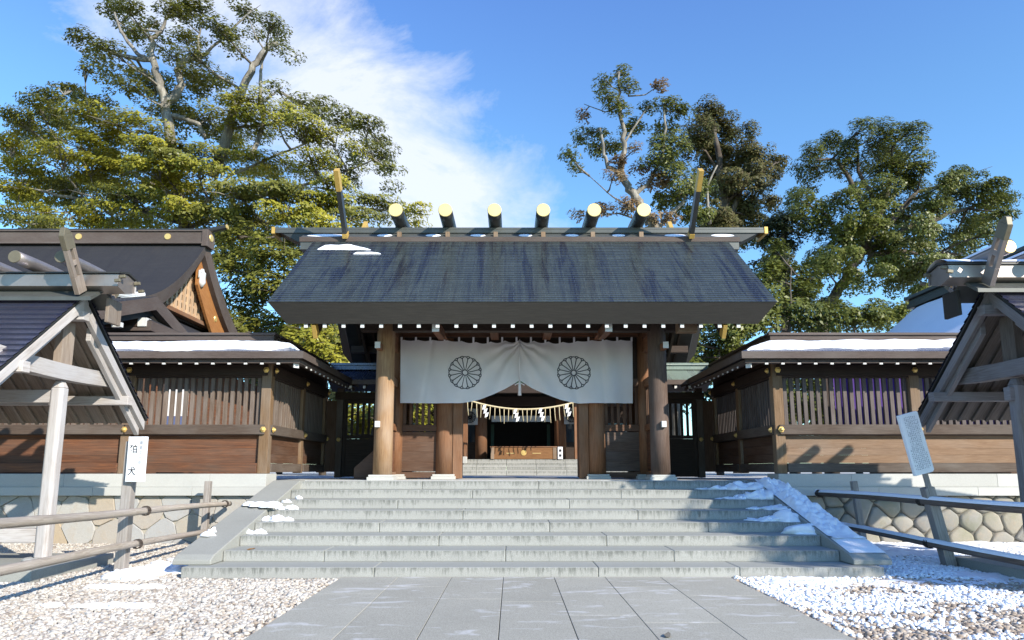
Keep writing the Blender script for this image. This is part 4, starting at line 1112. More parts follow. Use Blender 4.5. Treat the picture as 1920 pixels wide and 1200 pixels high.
# ------------------------------------------------------------------ pole fences with signs
def pole_fence(name, label, top, low, posts, mat, mpost, r0=0.055, snowy=False, knots=True):
    f = thing(name, label, 'fence', (posts[0][0][0], posts[0][0][1], 0), 'low pole fences beside the stairs')
    for pts, rr in ((top, r0), (low, r0 * 0.95)):
        b = MB(); P0, P1 = Vector(pts[0]), Vector(pts[1]); n = 40; L = (P1 - P0).length
        ps = []; rs = []
        for i in range(n + 1):
            t = i / n; q = P0.lerp(P1, t); q.z += 0.010 * math.sin(t * 7 + P0.z * 9); q.x += 0.012 * math.sin(t * 5 + P0.z * 3)
            ps.append(q); rs.append(rr * (1.08 - 0.22 * t) * (1.0 + (0.07 if knots and i % 6 == 0 else 0.0)))
        b.tube(ps, rs, 14); o = b.build('rail', mat, f, smooth=True)
        if snowy:
            b = MB()
            def fn(u, v):
                i = min(n - 1, int(u * n)); q = ps[i].lerp(ps[i + 1], u * n - i); a = (v - 0.5) * 2.3; r_ = rs[i] + 0.028 * math.cos(a) * (0.75 + 0.5 * float(fbm(np.array([u * 26]), np.array([1.5]), 7, 3)[0]))
                return q + Vector((r_ * math.sin(a), 0, r_ * math.cos(a) + 0.004))
            b.grid(110, 8, fn); sn = b.build('snow', 'snow', smooth=True, fix=False)
            tag(sn, 'line of snow lying on the %s rail of the right pole fence' % ('upper' if pts is top else 'lower'), 'snow', None, 'stuff')
    for p0, p1, w in posts:
        b = MB(); b.bar(p0, p1, w, w, (0, 1, 0), 0, w * 0.96, w * 0.96); o = b.build('post', mpost, f, bevel=0.01)
        for pts in (top, low):
            P0, P1 = Vector(pts[0]), Vector(pts[1]); t = (p0[1] - P0.y) / (P1.y - P0.y); q = P0.lerp(P1, max(0.01, min(0.99, t)))
            d = (P1 - P0).normalized()
            b = MB()
            for s_ in (-0.035, 0.0, 0.035):
                c = q + d * (s_ + w * 0.55)
                ring = [c + Vector((0.068 * math.cos(a) * (r0 / 0.055), 0.0, 0.068 * math.sin(a) * (r0 / 0.055))) for a in np.linspace(0, 2 * math.pi, 13)]
                b.tube(ring, 0.008, 5)
            b.build('rope_binding', 'bindrope', f, smooth=True)
    return f
pole_fence('bamboo_fence', 'low fence of two grey bamboo rails tied to square stakes at left', ((-5.72, 7.2, 1.0), (-6.16, 14.86, 0.86)), ((-5.75, 7.2, 0.50), (-6.28, 14.5, 0.36)),
           [((-6.20, 10.98, -0.05), (-6.17, 10.95, 2.0), 0.155), ((-6.50, 14.52, -0.05), (-6.48, 14.52, 1.33), 0.125)], 'bamboo', 'stake', 0.056)
pole_fence('log_fence', 'low fence of two dark poles with snow on top and tilted stakes at right', ((6.95, 8.6, 1.03), (6.14, 14.75, 1.075)), ((7.0, 8.6, 0.27), (6.25, 14.4, 0.47)),
           [((6.86, 11.58, -0.05), (6.55, 11.50, 1.28), 0.17), ((6.96, 14.55, -0.05), (6.84, 14.55, 1.33), 0.12)], 'darkpole', 'stake', 0.060, True, False)

def text_mesh(body, size, mat, parent, name, place):
    cu = bpy.data.curves.new(name, 'FONT'); cu.body = body; cu.size = size; cu.align_x = 'CENTER'; cu.align_y = 'CENTER'; cu.fill_mode = 'FRONT'; cu.offset = size * 0.012
    t = bpy.data.objects.new(name, cu); COL.objects.link(t)
    dg = bpy.context.evaluated_depsgraph_get(); me = bpy.data.meshes.new_from_object(t.evaluated_get(dg))
    bpy.data.objects.remove(t); me.materials.clear(); me.materials.append(M[mat])
    o = bpy.data.objects.new(name, me); COL.objects.link(o); o.parent = parent; o.matrix_local = place
    return o
# left sign: upright white board on the stake
sgn = thing('sign_board', 'upright white sign board with two large black characters on the left fence stake', 'sign', (-6.02, 10.84, 1.38), 'white notice boards')
RZl = Matrix.Rotation(R(-8), 4, 'Z')
sgn.matrix_world = Matrix.Translation((-6.015, 10.82, 1.38)) @ RZl
sgn['_base'] = (0, 0, 0)
b = MB(); b.box(-0.145, 0.145, -0.035, 0.035, 0, 0.69); bd = b.build('board', 'sign', sgn, bevel=0.006)
RX = Matrix.Rotation(math.pi / 2, 4, 'X')
for ch, x, z, s_, mt in (('狛', -0.04, 0.49, 0.135, 'ink'), ('犬', -0.045, 0.155, 0.135, 'ink')):
    text_mesh(ch, s_, mt, bd, 'lettering', Matrix.Translation((x, -0.038, z)) @ RX)
for i, ch in enumerate('重要文化財'):
    text_mesh(ch, 0.058, 'fadedink', bd, 'small_lettering', Matrix.Translation((0.082, -0.038, 0.59 - i * 0.075)) @ RX)
# right sign: tilted board covered with fine columns of writing
sgr = thing('sign_board', 'white board covered with fine columns of writing on a tilted stake at right', 'sign', (6.42, 11.36, 1.50), 'white notice boards')
sgr.matrix_world = Matrix.Translation((6.44, 11.36, 1.50)) @ Matrix.Rotation(R(9), 4, 'Z') @ Matrix.Rotation(R(-12.5), 4, 'Y')
sgr['_base'] = (0, 0, 0)
b = MB(); b.prism([(-0.18, 0), (-0.18, 0.99), (0.15, 1.0), (0.18, 0.985), (0.18, 0.03), (0.15, 0)], 'y', -0.03, 0.03); bd = b.build('board', 'sign', sgr, bevel=0.005)
b = MB(); b.box(0.03, 0.10, 0.032, 0.09, -0.45, 0.90); b.build('pole', 'stake', sgr, bevel=0.005)
b = MB(); rs = random.Random(3)
def glyph(x, z, s_):
    for q in range(rs.randint(3, 5)):
        if rs.random() < 0.55:
            zz = z + rs.uniform(-0.5, 0.5) * s_; w = s_ * rs.uniform(0.25, 0.5); b.poly([(x - w, -0.034, zz - s_ * 0.06), (x + w, -0.034, zz - s_ * 0.06), (x + w, -0.034, zz + s_ * 0.06), (x - w, -0.034, zz + s_ * 0.06)], [(0, 0)] * 4)
        else:
            xx = x + rs.uniform(-0.4, 0.4) * s_; h = s_ * rs.uniform(0.25, 0.5); b.poly([(xx - s_ * 0.055, -0.0345, z - h), (xx + s_ * 0.055, -0.0345, z - h), (xx + s_ * 0.055, -0.0345, z + h), (xx - s_ * 0.055, -0.0345, z + h)], [(0, 0)] * 4)
for c_ in range(9):
    x = 0.125 - c_ * 0.032; z0_ = 0.93 if c_ not in (0,) else 0.86; z1_ = 0.06 if c_ not in (0, 8) else (0.10 if c_ == 0 else 0.08)
    if c_ == 8: z0_ = 0.40
    z = z0_
    while z > z1_:
        if not (c_ == 0 and 0.34 < z < 0.66) and rs.random() < 0.95: glyph(x, z, 0.024)
        z -= 0.030
b.build('lettering', 'signink', bd, fix=False)

# ------------------------------------------------------------------ loose stones, snow on the ground and stairs
ICO = None
def ico():
    bm = bmesh.new(); bmesh.ops.create_icosphere(bm, subdivisions=1, radius=1.0)
    v = np.array([p.co for p in bm.verts]); f = np.array([[q.index for q in p.verts] for p in bm.faces]); bm.free(); return v, f
IV, IF = ico()
def pebbles(name, xs, ys, zs, size, mat, label, seed):
    rg = np.random.default_rng(seed); n = len(xs)
    r = size * np.clip(rg.lognormal(0, 0.28, n), .5, 1.6)
    sc = np.stack([r * rg.uniform(0.8, 1.35, n), r * rg.uniform(0.7, 1.15, n), r * rg.uniform(0.5, 0.8, n)], 1)
    a = rg.uniform(0, 2 * np.pi, n); t = rg.normal(0, 0.45, n)
    jit = 1 + rg.uniform(-0.28, 0.28, (n, len(IV), 1))
    V = IV[None] * jit * sc[:, None, :]
    ct, st_ = np.cos(t)[:, None], np.sin(t)[:, None]
    y, z = V[..., 1] * ct - V[..., 2] * st_, V[..., 1] * st_ + V[..., 2] * ct
    ca, sa = np.cos(a)[:, None], np.sin(a)[:, None]
    x, y = V[..., 0] * ca - y * sa, V[..., 0] * sa + y * ca
    W = np.stack([x + xs[:, None], y + ys[:, None], z + zs[:, None] + (r * 0.3)[:, None]], -1).reshape(-1, 3)
    F = (IF[None] + (np.arange(n) * len(IV))[:, None, None]).reshape(-1)
    o = raw_mesh(name, W, F, 3, mat); tag(o, label, 'gravel', None, 'stuff'); return o
def scatter(x0, x1, y0, y1, dens, keep, seed):
    rg = np.random.default_rng(seed); n = int((x1 - x0) * (y1 - y0) * dens)
    x = rg.uniform(x0, x1, n); y = rg.uniform(y0, y1, n); k = keep(x, y, rg.uniform(0, 1, n)); return x[k], y[k]
def vis(x, y): return np.abs(x + 0.22) < 0.80 * y + 0.6
def kl(x, y, r): return vis(x, y) & ~((x > -5.05) & (y > 10.36)) & ~((x < -6.9) & (y > 10.0) & (y < 12.15)) & (r < np.clip(1.15 - (y - 9) * 0.04, 0.55, 1)) & (r < 0.45 + np.maximum(0, -2.75 - x) * 1.6 + 0.2 * np.sin(y * 5)) & ((r < 0.4 + np.abs(y - 10.38) * 1.5) | (x < -5.1))
x, y = scatter(-12, -2.69, 5.6, 15.1, 1000, kl, 1)
pebbles('gravel', x, y, np.full(len(x), 0.0), 0.024, 'pebl', 'cream and white gravel left of the stone path', 2)
def snowh(x, y):
    h = 0.060 * (fbm(x * 0.75 + 31, y * 0.75 + 13, 21, 4) - 0.47) * 2 + 0.030 * (fbm(x * 7 + 3, y * 7 + 9, 5, 3) - 0.5) * 2 - 0.012
    h = h + 0.035 * np.exp(-((y - 10.0) / 0.45) ** 2) * (x > 3.0) + 0.03 * np.clip((y - 11.2) / 3, 0, 1) + 0.02 * np.clip((x - 4.5) / 3, 0, 1)
    edge = np.clip((x - 3.02) / 0.25, 0, 1); return h * edge - (1 - edge) * 0.03
def kr(x, y, r): return vis(x, y) & ~((x < 5.2) & (y > 10.36)) & ~((x > 6.9) & (y > 9.6) & (y < 11.75)) & (r < np.clip(1.15 - (y - 9) * 0.04, 0.55, 1))
x, y = scatter(2.93, 12, 5.6, 15.1, 900, kr, 3)
pebbles('gravel', x, y, np.full(len(x), 0.0), 0.025, 'pebr', 'brown gravel half covered with snow right of the stone path', 4)
# a cap of snow on each stone that has one: small white lumps among the brown ones
x, y = scatter(2.97, 12, 5.6, 15.1, 760, lambda x, y, r: kr(x, y, r * 0.9) & (fbm(x * 0.9 + 31, y * 0.9 + 13, 21, 4) + 0.22 * (r - 0.5) + 0.02 * np.clip(x - 4, 0, 3) > 0.50), 5)
o = pebbles('snow', x, y, np.full(len(x), 0.022), 0.023, 'snow', 'clumps of snow caught on the gravel right of the stone path', 6); o['category'] = 'snow'
gx = np.linspace(2.96, 12, 260); gy = np.linspace(5.6, 15.05, 280); GX, GY = np.meshgrid(gx, gy, indexing='ij'); GZ = snowh(GX, GY)
ins = (GX < 5.22) & (GY > 10.33); GZ[ins] = -0.05
V = np.stack([GX, GY, GZ], -1).reshape(-1, 3); ii, jj = np.meshgrid(np.arange(259), np.arange(279), indexing='ij'); q = ii * 280 + jj
F = np.stack([q, q + 280, q + 281, q + 1], -1).reshape(-1)
o = raw_mesh('snow', V, F, 4, 'snow', None, True); tag(o, 'thin snow sheet lying over the ground right of the path', 'snow', None, 'stuff')

def heap(name, label, blobs):
    b = MB()
    for i, (c, rx, ry, rz) in enumerate(blobs): b.blob(c, rx, ry, rz, i + len(blobs), 22, 8, 0.75)
    o = b.build(name, 'snow', smooth=True, fix=False); return tag(o, label, 'snow', None, 'stuff')
def tread(k): return T0 + k * TT + 0.02, (k + 1) * RR + 0.002
def kz(Y): return RR + 0.258 * (Y - T0) + 0.055
rs = random.Random(5)
bl = []
for k, x0 in ((6, 3.7), (5, 3.95), (4, 4.35), (3, 4.05), (2, 4.6)):
    yy, zz = tread(k); x = x0
    while x < 4.82:
        f = (x - x0) / (4.85 - x0) if x0 < 4.8 else 1
        r_ = 0.07 + 0.13 * f
        bl.append(((x + rs.uniform(-.05, .05), yy + 0.40 - 0.10 * f + rs.uniform(-.08, .08), zz), r_ * rs.uniform(1.0, 1.9), 0.14 + 0.14 * f, (0.025 + 0.13 * f) * rs.uniform(0.5, 1.1))); x += 0.10
heap('snow', 'snow swept into heaps on the right ends of the upper steps', bl)
b = MB()
def fs(u, v):
    Y = 11.45 + 3.35 * u; hw = 0.52; x = SX + 4.80 + hw * v
    fr = float(fbm(np.array([Y * 2.5]), np.array([v * 2.5 + 2]), 31, 4)[0])
    fr2 = float(fbm(np.array([Y * 9]), np.array([v * 6 + 2]), 33, 3)[0])
    h = 0.12 * (1 - (2 * v - 1) ** 6) * min(1, u * 9) * min(1, (1 - u) * 12 + 0.1) * max(0.12, 1.9 * fr - 0.4 + 1.3 * (fr2 - .5))
    return Vector((x, Y - (0.3 * fr if u < 0.02 else 0), kz(Y) + 0.003 + h))
b.grid(170, 26, fs); o = b.build('snow', 'snow', smooth=True, fix=False); tag(o, 'thick snow lying down the right sloping kerb of the stairs', 'snow', None, 'stuff')
b = MB()
def fs(u, v):
    Y = 10.80 + 0.62 * u; x = SX + 4.80 + 0.55 * v
    return Vector((x, Y, kz(Y) + 0.003 + 0.022 * (1 - (2 * v - 1) ** 6) * min(1, u * 4) * (0.3 + float(fbm(np.array([Y * 4]), np.array([v * 4]), 35, 3)[0]))))
b.grid(20, 14, fs); o = b.build('snow', 'snow', smooth=True, fix=False); tag(o, 'thin snow at the foot of the right sloping kerb', 'snow', None, 'stuff')
bl = []
for (Y, x, s_) in ((13.05, -4.95, 1.0), (13.0, -4.70, 1.1), (13.1, -5.15, 0.7), (13.3, -4.55, 0.7)):
    bl.append(((SX + x, Y, kz(Y) - 0.01), 0.16 * s_, 0.13 * s_, 0.075 * s_))
for k, x, s_ in ((2, -4.55, 1.0), (2, -4.74, 0.8), (3, -4.50, 1.2), (3, -4.66, 1.0), (3, -4.3, 0.8), (4, -4.45, 0.9), (4, -4.66, 0.8), (5, -4.5, 0.7)):
    Yk, zk = tread(k); bl.append(((SX + x, Yk + 0.32, zk), 0.11 * s_, 0.085 * s_, 0.075 * s_))
bl += [((SX - 5.2, 11.55, kz(11.55) - 0.01), 0.12, 0.10, 0.07), ((SX - 5.17, 11.6, kz(11.6) + 0.03), 0.05, 0.05, 0.07)]
heap('snow', 'small clumps of melting snow on the left kerb and step ends', bl)
bl = []
for i in range(24):
    t = i / 23; bl.append(((-5.75 + rs.uniform(-.35, .35) + t * 0.2, 10.35 + 2.6 * t, 0.0), rs.uniform(.15, .35), rs.uniform(.15, .35), rs.uniform(.05, .10)))
for i in range(7): bl.append(((-5.5 + rs.uniform(-.6, .5), 9.6 + rs.uniform(-.12, .12), 0.01), rs.uniform(.1, .25), rs.uniform(.06, .12), 0.045))
for i in range(5): bl.append(((-4.9 + rs.uniform(-.6, .5), 8.3 + rs.uniform(-.15, .15), 0.01), rs.uniform(.1, .2), rs.uniform(.06, .1), 0.045))
heap('snow', 'patches of melting snow on the gravel beside the left foot of the stairs', bl)
# snow left on the gate roof and its ridge
def roof_patch(spec, label):
    b = MB()
    for (x0, x1, s0, s1, sd) in spec:
        def fs(u, v):
            x = x0 + (x1 - x0) * u; e0 = s0 + (s1 - s0) * 0.35 * float(fbm(np.array([x * 3]), np.array([sd + .5]), sd, 4)[0]) * (1 if u < .85 else 1)
            taper = min(1, u * 7 + .25) * min(1, (1 - u) * 2.2 + 0.1)
            e1 = e0 + (s1 - s0) * taper * (0.55 + 0.7 * float(fbm(np.array([x * 2.3]), np.array([sd + 4.5]), sd, 4)[0]))
            s_ = e0 + (e1 - e0) * v; hgt = 0.03 * (1 - (2 * v - 1) ** 4) * (1 - (2 * u - 1) ** 10)
            return Vector((x, 14.29 + 2.76 * s_, EZ + 2.28 * s_ + 0.014 + hgt))
        b.grid(70, 8, fs)
    o = b.build('snow', 'snow', smooth=True, fix=False); tag(o, label, 'snow', None, 'stuff')
roof_patch([(-5.05, -3.72, 0.80, 0.90, 3), (-4.10, -3.42, 0.73, 0.765, 6)], 'two thin snow patches near the upper left edge of the gate roof')
b = MB()
for (x0, x1) in ((-5.5, -4.5), (-3.7, -3.3), (-2.45, -2.05), (-1.3, -0.9), (-0.05, 0.3), (1.15, 1.5), (2.35, 2.7), (3.7, 4.25), (4.9, 5.5)):
    def fs(u, v):
        x = x0 + (x1 - x0) * u; w = math.sqrt(max(0, 1 - (2 * u - 1) ** 2)) ; y = 17.13 + (v - 0.5) * 0.20 * w
        z = 7.43 + (y - 17.0) * 0.20 / 0.32
        return Vector((x, y - 0.0, z + 0.004 + 0.03 * w * (1 - (2 * v - 1) ** 2)))
    b.grid(16, 6, fs)
o = b.build('snow', 'snow', smooth=True, fix=False); tag(o, 'small snow remnants between the logs on the gate ridge', 'snow', None, 'stuff')
for (x, y, z, a, lab) in ((-4.28, 11.1, 0.333, 0.4, 'orange fallen leaf on the left end of the second step'), (1.22, 6.75, 0.038, 1.2, 'small dark dry leaf lying on the stone path')):
    b = MB(); c, s_ = math.cos(a), math.sin(a)
    pts = [(-.06, 0, .01), (-.02, .03, .02), (.05, .02, .012), (.075, 0, .03), (.04, -.025, .02), (-.03, -.03, .006)]
    pp = [(x + p[0] * c - p[1] * s_, y + p[0] * s_ + p[1] * c, z + p[2]) for p in pts]
    b.poly(pp, [(0, 0)] * 6); b.poly([(p[0], p[1], p[2] - 0.002) for p in pp[::-1]], [(0, 0)] * 6)
    tag(b.build('fallen_leaf', 'deadleaf' if x < 0 else 'joint', fix=False), lab, 'leaf')


# ------------------------------------------------------------------ inner worship hall seen through the gate
h = thing('worship_hall', 'dark wooden worship hall on a stone podium seen through the gate', 'hall', (0.15, 31.0, 1.32))
HX = 0.15
for i in range(3):
    b = MB(); n = 9
    for q in range(n): b.box(HX - 5.4 + q * 1.2 + .004, HX - 4.2 + q * 1.2 - .004, 27.9 + i * 0.42, 28.33 + i * 0.42 if i < 2 else 42, 1.33 if i == 0 else 1.33 + i * 0.215, 1.33 + (i + 1) * 0.215)
    b.build('step', 'step', h, bevel=0.015)
for x in (HX - 5.2, HX - 1.68, HX + 1.68, HX + 5.2):
    b = MB(); b.tube([(x, 29.7, z) for z in (1.98, 3.5, 5.4)], [0.255, 0.245, 0.235], 20); b.build('pillar', 'pillar', h, smooth=True)
b = MB(); b.box(HX - 6, HX + 6, 29.55, 29.85, 4.25, 4.65); b.box(HX - 6, HX + 6, 29.5, 29.9, 5.2, 5.6); b.build('beam', 'dark', h, bevel=0.01)
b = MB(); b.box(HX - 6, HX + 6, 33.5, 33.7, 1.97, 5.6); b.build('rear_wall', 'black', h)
for sg in (-1, 1):
    b = MB(); a, c = sorted((HX + sg * 2.0, HX + sg * 5.9)); b.box(a, c, 31.0, 31.1, 1.97, 2.75); b.build('low_wall', 'dark', h)
    b = MB(); b.box(a, c, 31.02, 31.08, 2.76, 3.6); b.build('window_glass', 'glass', h)
    b = MB()
    for q in range(6): xx = a + (c - a) * q / 5; b.box(xx - .03, xx + .03, 30.98, 31.018, 2.755, 3.6)
    b.build('window_bar', 'dark', h)
    b = MB(); b.box(a, c, 31.0, 31.1, 3.61, 5.3); b.build('upper_wall', 'dark', h)
    b = MB(); q = HX + sg * 1.22; b.box(q - .07, q + .07, 30.3, 30.4, 1.98, 3.5); b.build('door_frame', 'greenpaint', h)
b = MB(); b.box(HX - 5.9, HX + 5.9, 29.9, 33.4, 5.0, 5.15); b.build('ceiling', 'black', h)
# roof with front gable, pale gable panel and hanging pendant
b = MB()
P = lambda x, y, z: Vector((HX + x, y, z))
b.slab([P(-6.4, 27.6, 5.3), P(6.4, 27.6, 5.3), P(6.4, 32.5, 8.6), P(-6.4, 32.5, 8.6)], 0.3, 0, 1); b.slab([P(-6.4, 32.5, 8.6), P(6.4, 32.5, 8.6), P(6.4, 38, 5.3), P(-6.4, 38, 5.3)], 0.3, 0, 1)
b.build('main_roof', ['barkroof', 'dark'], h)
b = MB()
b.slab([P(-2.7, 26.9, 4.85), P(0, 26.9, 6.35), P(0, 30.5, 6.35), P(-2.7, 30.5, 4.85)], 0.25, 0, 1); b.slab([P(0, 26.9, 6.35), P(2.7, 26.9, 4.85), P(2.7, 30.5, 4.85), P(0, 30.5, 6.35)], 0.25, 0, 1)
b.build('porch_roof', ['barkroof', 'dark'], h)
b = MB(); b.prism([(HX - 2.0, 4.95), (HX + 2.0, 4.95), (HX, 6.08)], 'y', 27.3, 27.4); b.build('gable_panel', 'greenpaint', h)
b = MB(); b.box(HX - 2.6, HX + 2.6, 27.25, 27.5, 4.55, 4.93); b.build('porch_beam', 'dark', h, bevel=0.01)
b = MB()
for x in (-2.35, 2.35): b.box(HX + x - .14, HX + x + .14, 27.25, 27.5, 1.98, 4.545)
hp = b  # porch posts stand behind the gate's door jambs
for x in (-2.35, 2.35):
    b = MB(); b.box(HX + x - .14, HX + x + .14, 28.8, 29.06, 1.98, 4.6); b.build('porch_post', 'pillar', h, bevel=0.02)
# cloth bands with crests, hung under the beam
for x0, x1, z0, z1, cr in ((-2.32, -1.66, 3.42, 4.10, 1), (1.98, 2.6, 3.45, 4.12, 1), (-1.08, 1.42, 3.55, 3.80, 0)):
    lab = {1: ('white cloth band with a round crest hung left of the hall entrance' if x0 < -2 else 'white cloth band with a round crest hung right of the hall entrance'), 0: 'plain pale cloth strip hung over the hall entrance'}[cr]
    t = thing('cloth_band', lab, 'cloth', ((x0 + x1) / 2, 29.3, z0), 'cloth bands on the worship hall')
    b = MB(); b.grid(16, 6, lambda u, v: Vector((x0 + (x1 - x0) * u, 29.3 + 0.015 * math.sin(u * 14 + v), z0 + (z1 - z0) * v)), uvf=lambda u, v: (u, v)); b.build('band_cloth', 'band', t, smooth=True, fix=False)
    if cr: crest((x0 + x1) / 2, (z0 + z1) / 2 - .02, 0.235, lambda x, z: Vector((x, 29.28, z)), t, 'crest', 'crest', 0.012, 0.01)
# offertory box
t = thing('offertory_box', 'long brown wooden offertory box with a gilt crest on its front', 'box', (0.26, 28.98, 1.975))
b = MB(); b.box(-1.08, 1.60, 28.72, 29.24, 1.98, 2.46); b.build('box_body', 'boxwood', t, bevel=0.01)
b = MB(); b.box(-1.12, 1.64, 28.69, 29.27, 2.462, 2.50); b.build('rim', 'pillar', t, bevel=0.008)
b = MB()
for x in (-1.02, 1.54): b.box(x - .07, x + .07, 28.695, 28.719, 1.985, 2.455)
b.build('corner_strip', 'post', t)
b = MB(); b.tube([(0.26, 28.718, 2.24), (0.26, 28.70, 2.24), (0.26, 28.695, 2.24)], [0.12, 0.11, 0.03], 16); b.build('gilt_crest', 'gold', t)
b = MB(); b.box(-0.45, -0.10, 28.70, 28.719, 2.21, 2.23); b.box(0.62, 0.97, 28.70, 28.719, 2.21, 2.23); b.build('metal_strip', 'goldflat', t)
t = thing('notice_stand', 'small white notice with two dark marks right of the offertory box', 'sign', (1.76, 28.7, 1.975))
b = MB(); b.box(1.66, 1.86, 28.68, 28.72, 1.98, 2.48); b.build('board', 'sign', t, bevel=.005)
b = MB(); b.box(1.71, 1.81, 28.672, 28.678, 2.28, 2.38); b.box(1.71, 1.81, 28.672, 28.678, 2.08, 2.18); b.build('lettering', 'ink', t)
b = MB(); b.box(-2.35, -2.05, 28.35, 28.6, 1.80, 2.08); tag(b.build('stone_block', 'coping', bevel=.02), 'pale square stone block on the podium edge left of the hall entrance', 'stone')
# straw rope with tassels and paper streamers
t = thing('straw_rope', 'sagging sacred straw rope with hanging straws and white paper streamers', 'rope', (0.25, 27.0, 3.9))
def rp(u): return Vector((-2.05 + 4.65 * u, 27.0, 3.88 + 0.40 * (2 * u - 1) ** 2 * 1.0))
b = MB(); b.tube([rp(i / 40) for i in range(41)], [0.034] * 41, 8); b.build('rope_strand', 'straw', t, smooth=True)
rs = random.Random(2); b = MB()
for i in range(26):
    p = rp((i + 0.5) / 26); L = rs.uniform(0.38, 0.62); dx = rs.uniform(-.05, .05)
    b.tube([p, p + Vector((dx * .3, -.01, -L * .5)), p + Vector((dx, 0, -L))], [0.016, 0.013, 0.018], 6)
b.build('straw_tassel', 'straw', t, smooth=True)
for u in (0.17, 0.43, 0.64, 0.86):
    b = MB(); p = rp(u); w = 0.08
    for q in range(3):
        c = p + Vector((0.05 * q - .04, -0.05 - .01 * q, -0.03 - 0.15 * q)); b.hexa([c + Vector(v) for v in ((-w, 0, -.17), (w * .3, 0, -.13), (w * .3, .006, -.13), (-w, .006, -.17), (-w * .6, 0, 0), (w, 0, .04), (w, .006, .04), (-w * .6, .006, 0))])
    b.build('paper_streamer', 'paper', t)


# ------------------------------------------------------------------ big hall on the left with a lattice gable
def lhall():
    f = thing('shrine_hall', 'large hall with curved grey bark roof and orange lattice gable behind the left fence', 'hall', (-20, 29, 1.32))
    XG = -13.3; YR_ = 28.7; ZR = 11.25; XL = -36
    def prof(t): y = 6.2 * t; return (YR_ - y, ZR - (1.2 * y - 0.0917 * y * y))   # front slope, concave
    n = 14
    for front in (1, -1):
        b = MB()
        for i in range(n):
            a, c = prof(i / n), prof((i + 1) / n)
            if front < 0: a = (2 * YR_ - a[0], a[1]); c = (2 * YR_ - c[0], c[1])
            v0, v1 = i / n * 9, (i + 1) / n * 9
            b.poly([(XL, c[0], c[1]), (XG, c[0], c[1]), (XG, a[0], a[1]), (XL, a[0], a[1])], [(0, 9 - v1), (XG - XL, 9 - v1), (XG - XL, 9 - v0), (0, 9 - v0)], 0)
            b.poly([(XL, c[0], c[1] - .60), (XG - .1, c[0], c[1] - .60), (XG - .1, a[0], a[1] - .60), (XL, a[0], a[1] - .60)], [(0, 0)] * 4, 1)
            b.poly([(XG, a[0], a[1]), (XG, c[0], c[1]), (XG - .1, c[0], c[1] - .60), (XG - .1, a[0], a[1] - .60)], [(v0, .6), (v1, .6), (v1, 0), (v0, 0)], 1)
        b.build('roof', ['barkroof', 'bark_layer'], f, fix=False)
        b = MB()                                         # barge board set back under the verge; front one's shade is painted dark
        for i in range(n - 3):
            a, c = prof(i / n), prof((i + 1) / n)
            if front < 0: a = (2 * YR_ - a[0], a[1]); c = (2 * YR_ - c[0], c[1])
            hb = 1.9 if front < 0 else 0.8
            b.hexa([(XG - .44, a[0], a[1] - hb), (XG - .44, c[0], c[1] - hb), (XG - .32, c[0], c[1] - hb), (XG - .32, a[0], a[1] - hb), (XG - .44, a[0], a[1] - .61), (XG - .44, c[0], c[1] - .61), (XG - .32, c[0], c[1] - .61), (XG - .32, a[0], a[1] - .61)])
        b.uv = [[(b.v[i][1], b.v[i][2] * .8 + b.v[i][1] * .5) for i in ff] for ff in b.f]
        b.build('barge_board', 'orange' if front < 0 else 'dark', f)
    # ridge with gilt studs
    b = MB(); b.box(XL, XG - .15, YR_ - .32, YR_ + .32, ZR - .12, ZR + .34); b.box(XL, XG - .1, YR_ - .38, YR_ + .38, ZR + .342, ZR + .40); b.box(XL, XG - .1, YR_ - .38, YR_ + .38, ZR - .2, ZR - .122); rd = b.build('ridge', 'bark_layer', f, bevel=.01)
    b = MB(); b.box(XL, XG + .05, YR_ - .25, YR_ + .25, ZR + .402, ZR + .50); b.build('ridge_cap', 'blackcu', rd)
    b = MB(); b.box(XG - .14, XG + .12, YR_ - .36, YR_ + .36, ZR - .3, ZR + .44); b.build('ridge_end', 'bark_layer', rd, bevel=.02)
    b = MB(); b.tube([(XG - .1, YR_, ZR + .48), (XG + .75, YR_, ZR + .66)], [.12, .10], 10); b.build('ridge_horn', 'blackcu', rd)
    b = MB(); b.tube([(XG + .751, YR_, ZR + .66), (XG + .80, YR_, ZR + .67)], [.11, .11], 10); b.build('horn_tip', 'gold', rd)
    for x in (-14.1 - .8, -18.7, -22.6, -26.5):
        b = MB(); b.tube([(x, YR_ - .321, ZR + .12), (x, YR_ - .35, ZR + .12)], [.14, .13], 14); b.build('gilt_stud', 'gold', rd)
    b = MB(); b.tube([(XG + .121, YR_, ZR + .15), (XG + .15, YR_, ZR + .15)], [.17, .15], 14); b.build('gilt_stud', 'gold', rd)
    # gable wall with square lattice
    ZB = 8.05
    def gz(y): y = abs(y); return ZR - (1.2 * y - 0.0917 * y * y) - 1.0
    b = MB(); b.prism([(YR_ - 3.4, ZB - .3), (YR_ - 1.5, ZR - 1.9), (YR_, ZR - .7), (YR_ + 1.5, ZR - 1.9), (YR_ + 3.4, ZB - .3)], 'x', XG - 0.95, XG - 0.85); b.build('gable_wall', 'dark', f)
    b = MB()
    for i in range(-8, 9):
        y = YR_ + i * .36; top = gz(i * .36)
        if top > ZB + .1: b.box(XG - .72, XG - .64, y - .075, y + .075, ZB, top)
    for j in range(8):
        z = ZB + .12 + j * .34; hw = 0.0
        while gz(hw + .1) > z and hw < 4: hw += .1
        if hw > .3: b.box(XG - .76, XG - .722, YR_ - hw, YR_ + hw, z - .055, z + .055)
    b.build('lattice', 'lattice', f)
    b = MB(); b.box(XG - .85, XG - .55, YR_ - 3.4, YR_ + 3.4, ZB - .20, ZB - .02); b.build('gable_beam', 'pillar', f, bevel=.02)
    b = MB()                                               # white carved pendant below the peak
    X = XG - .28
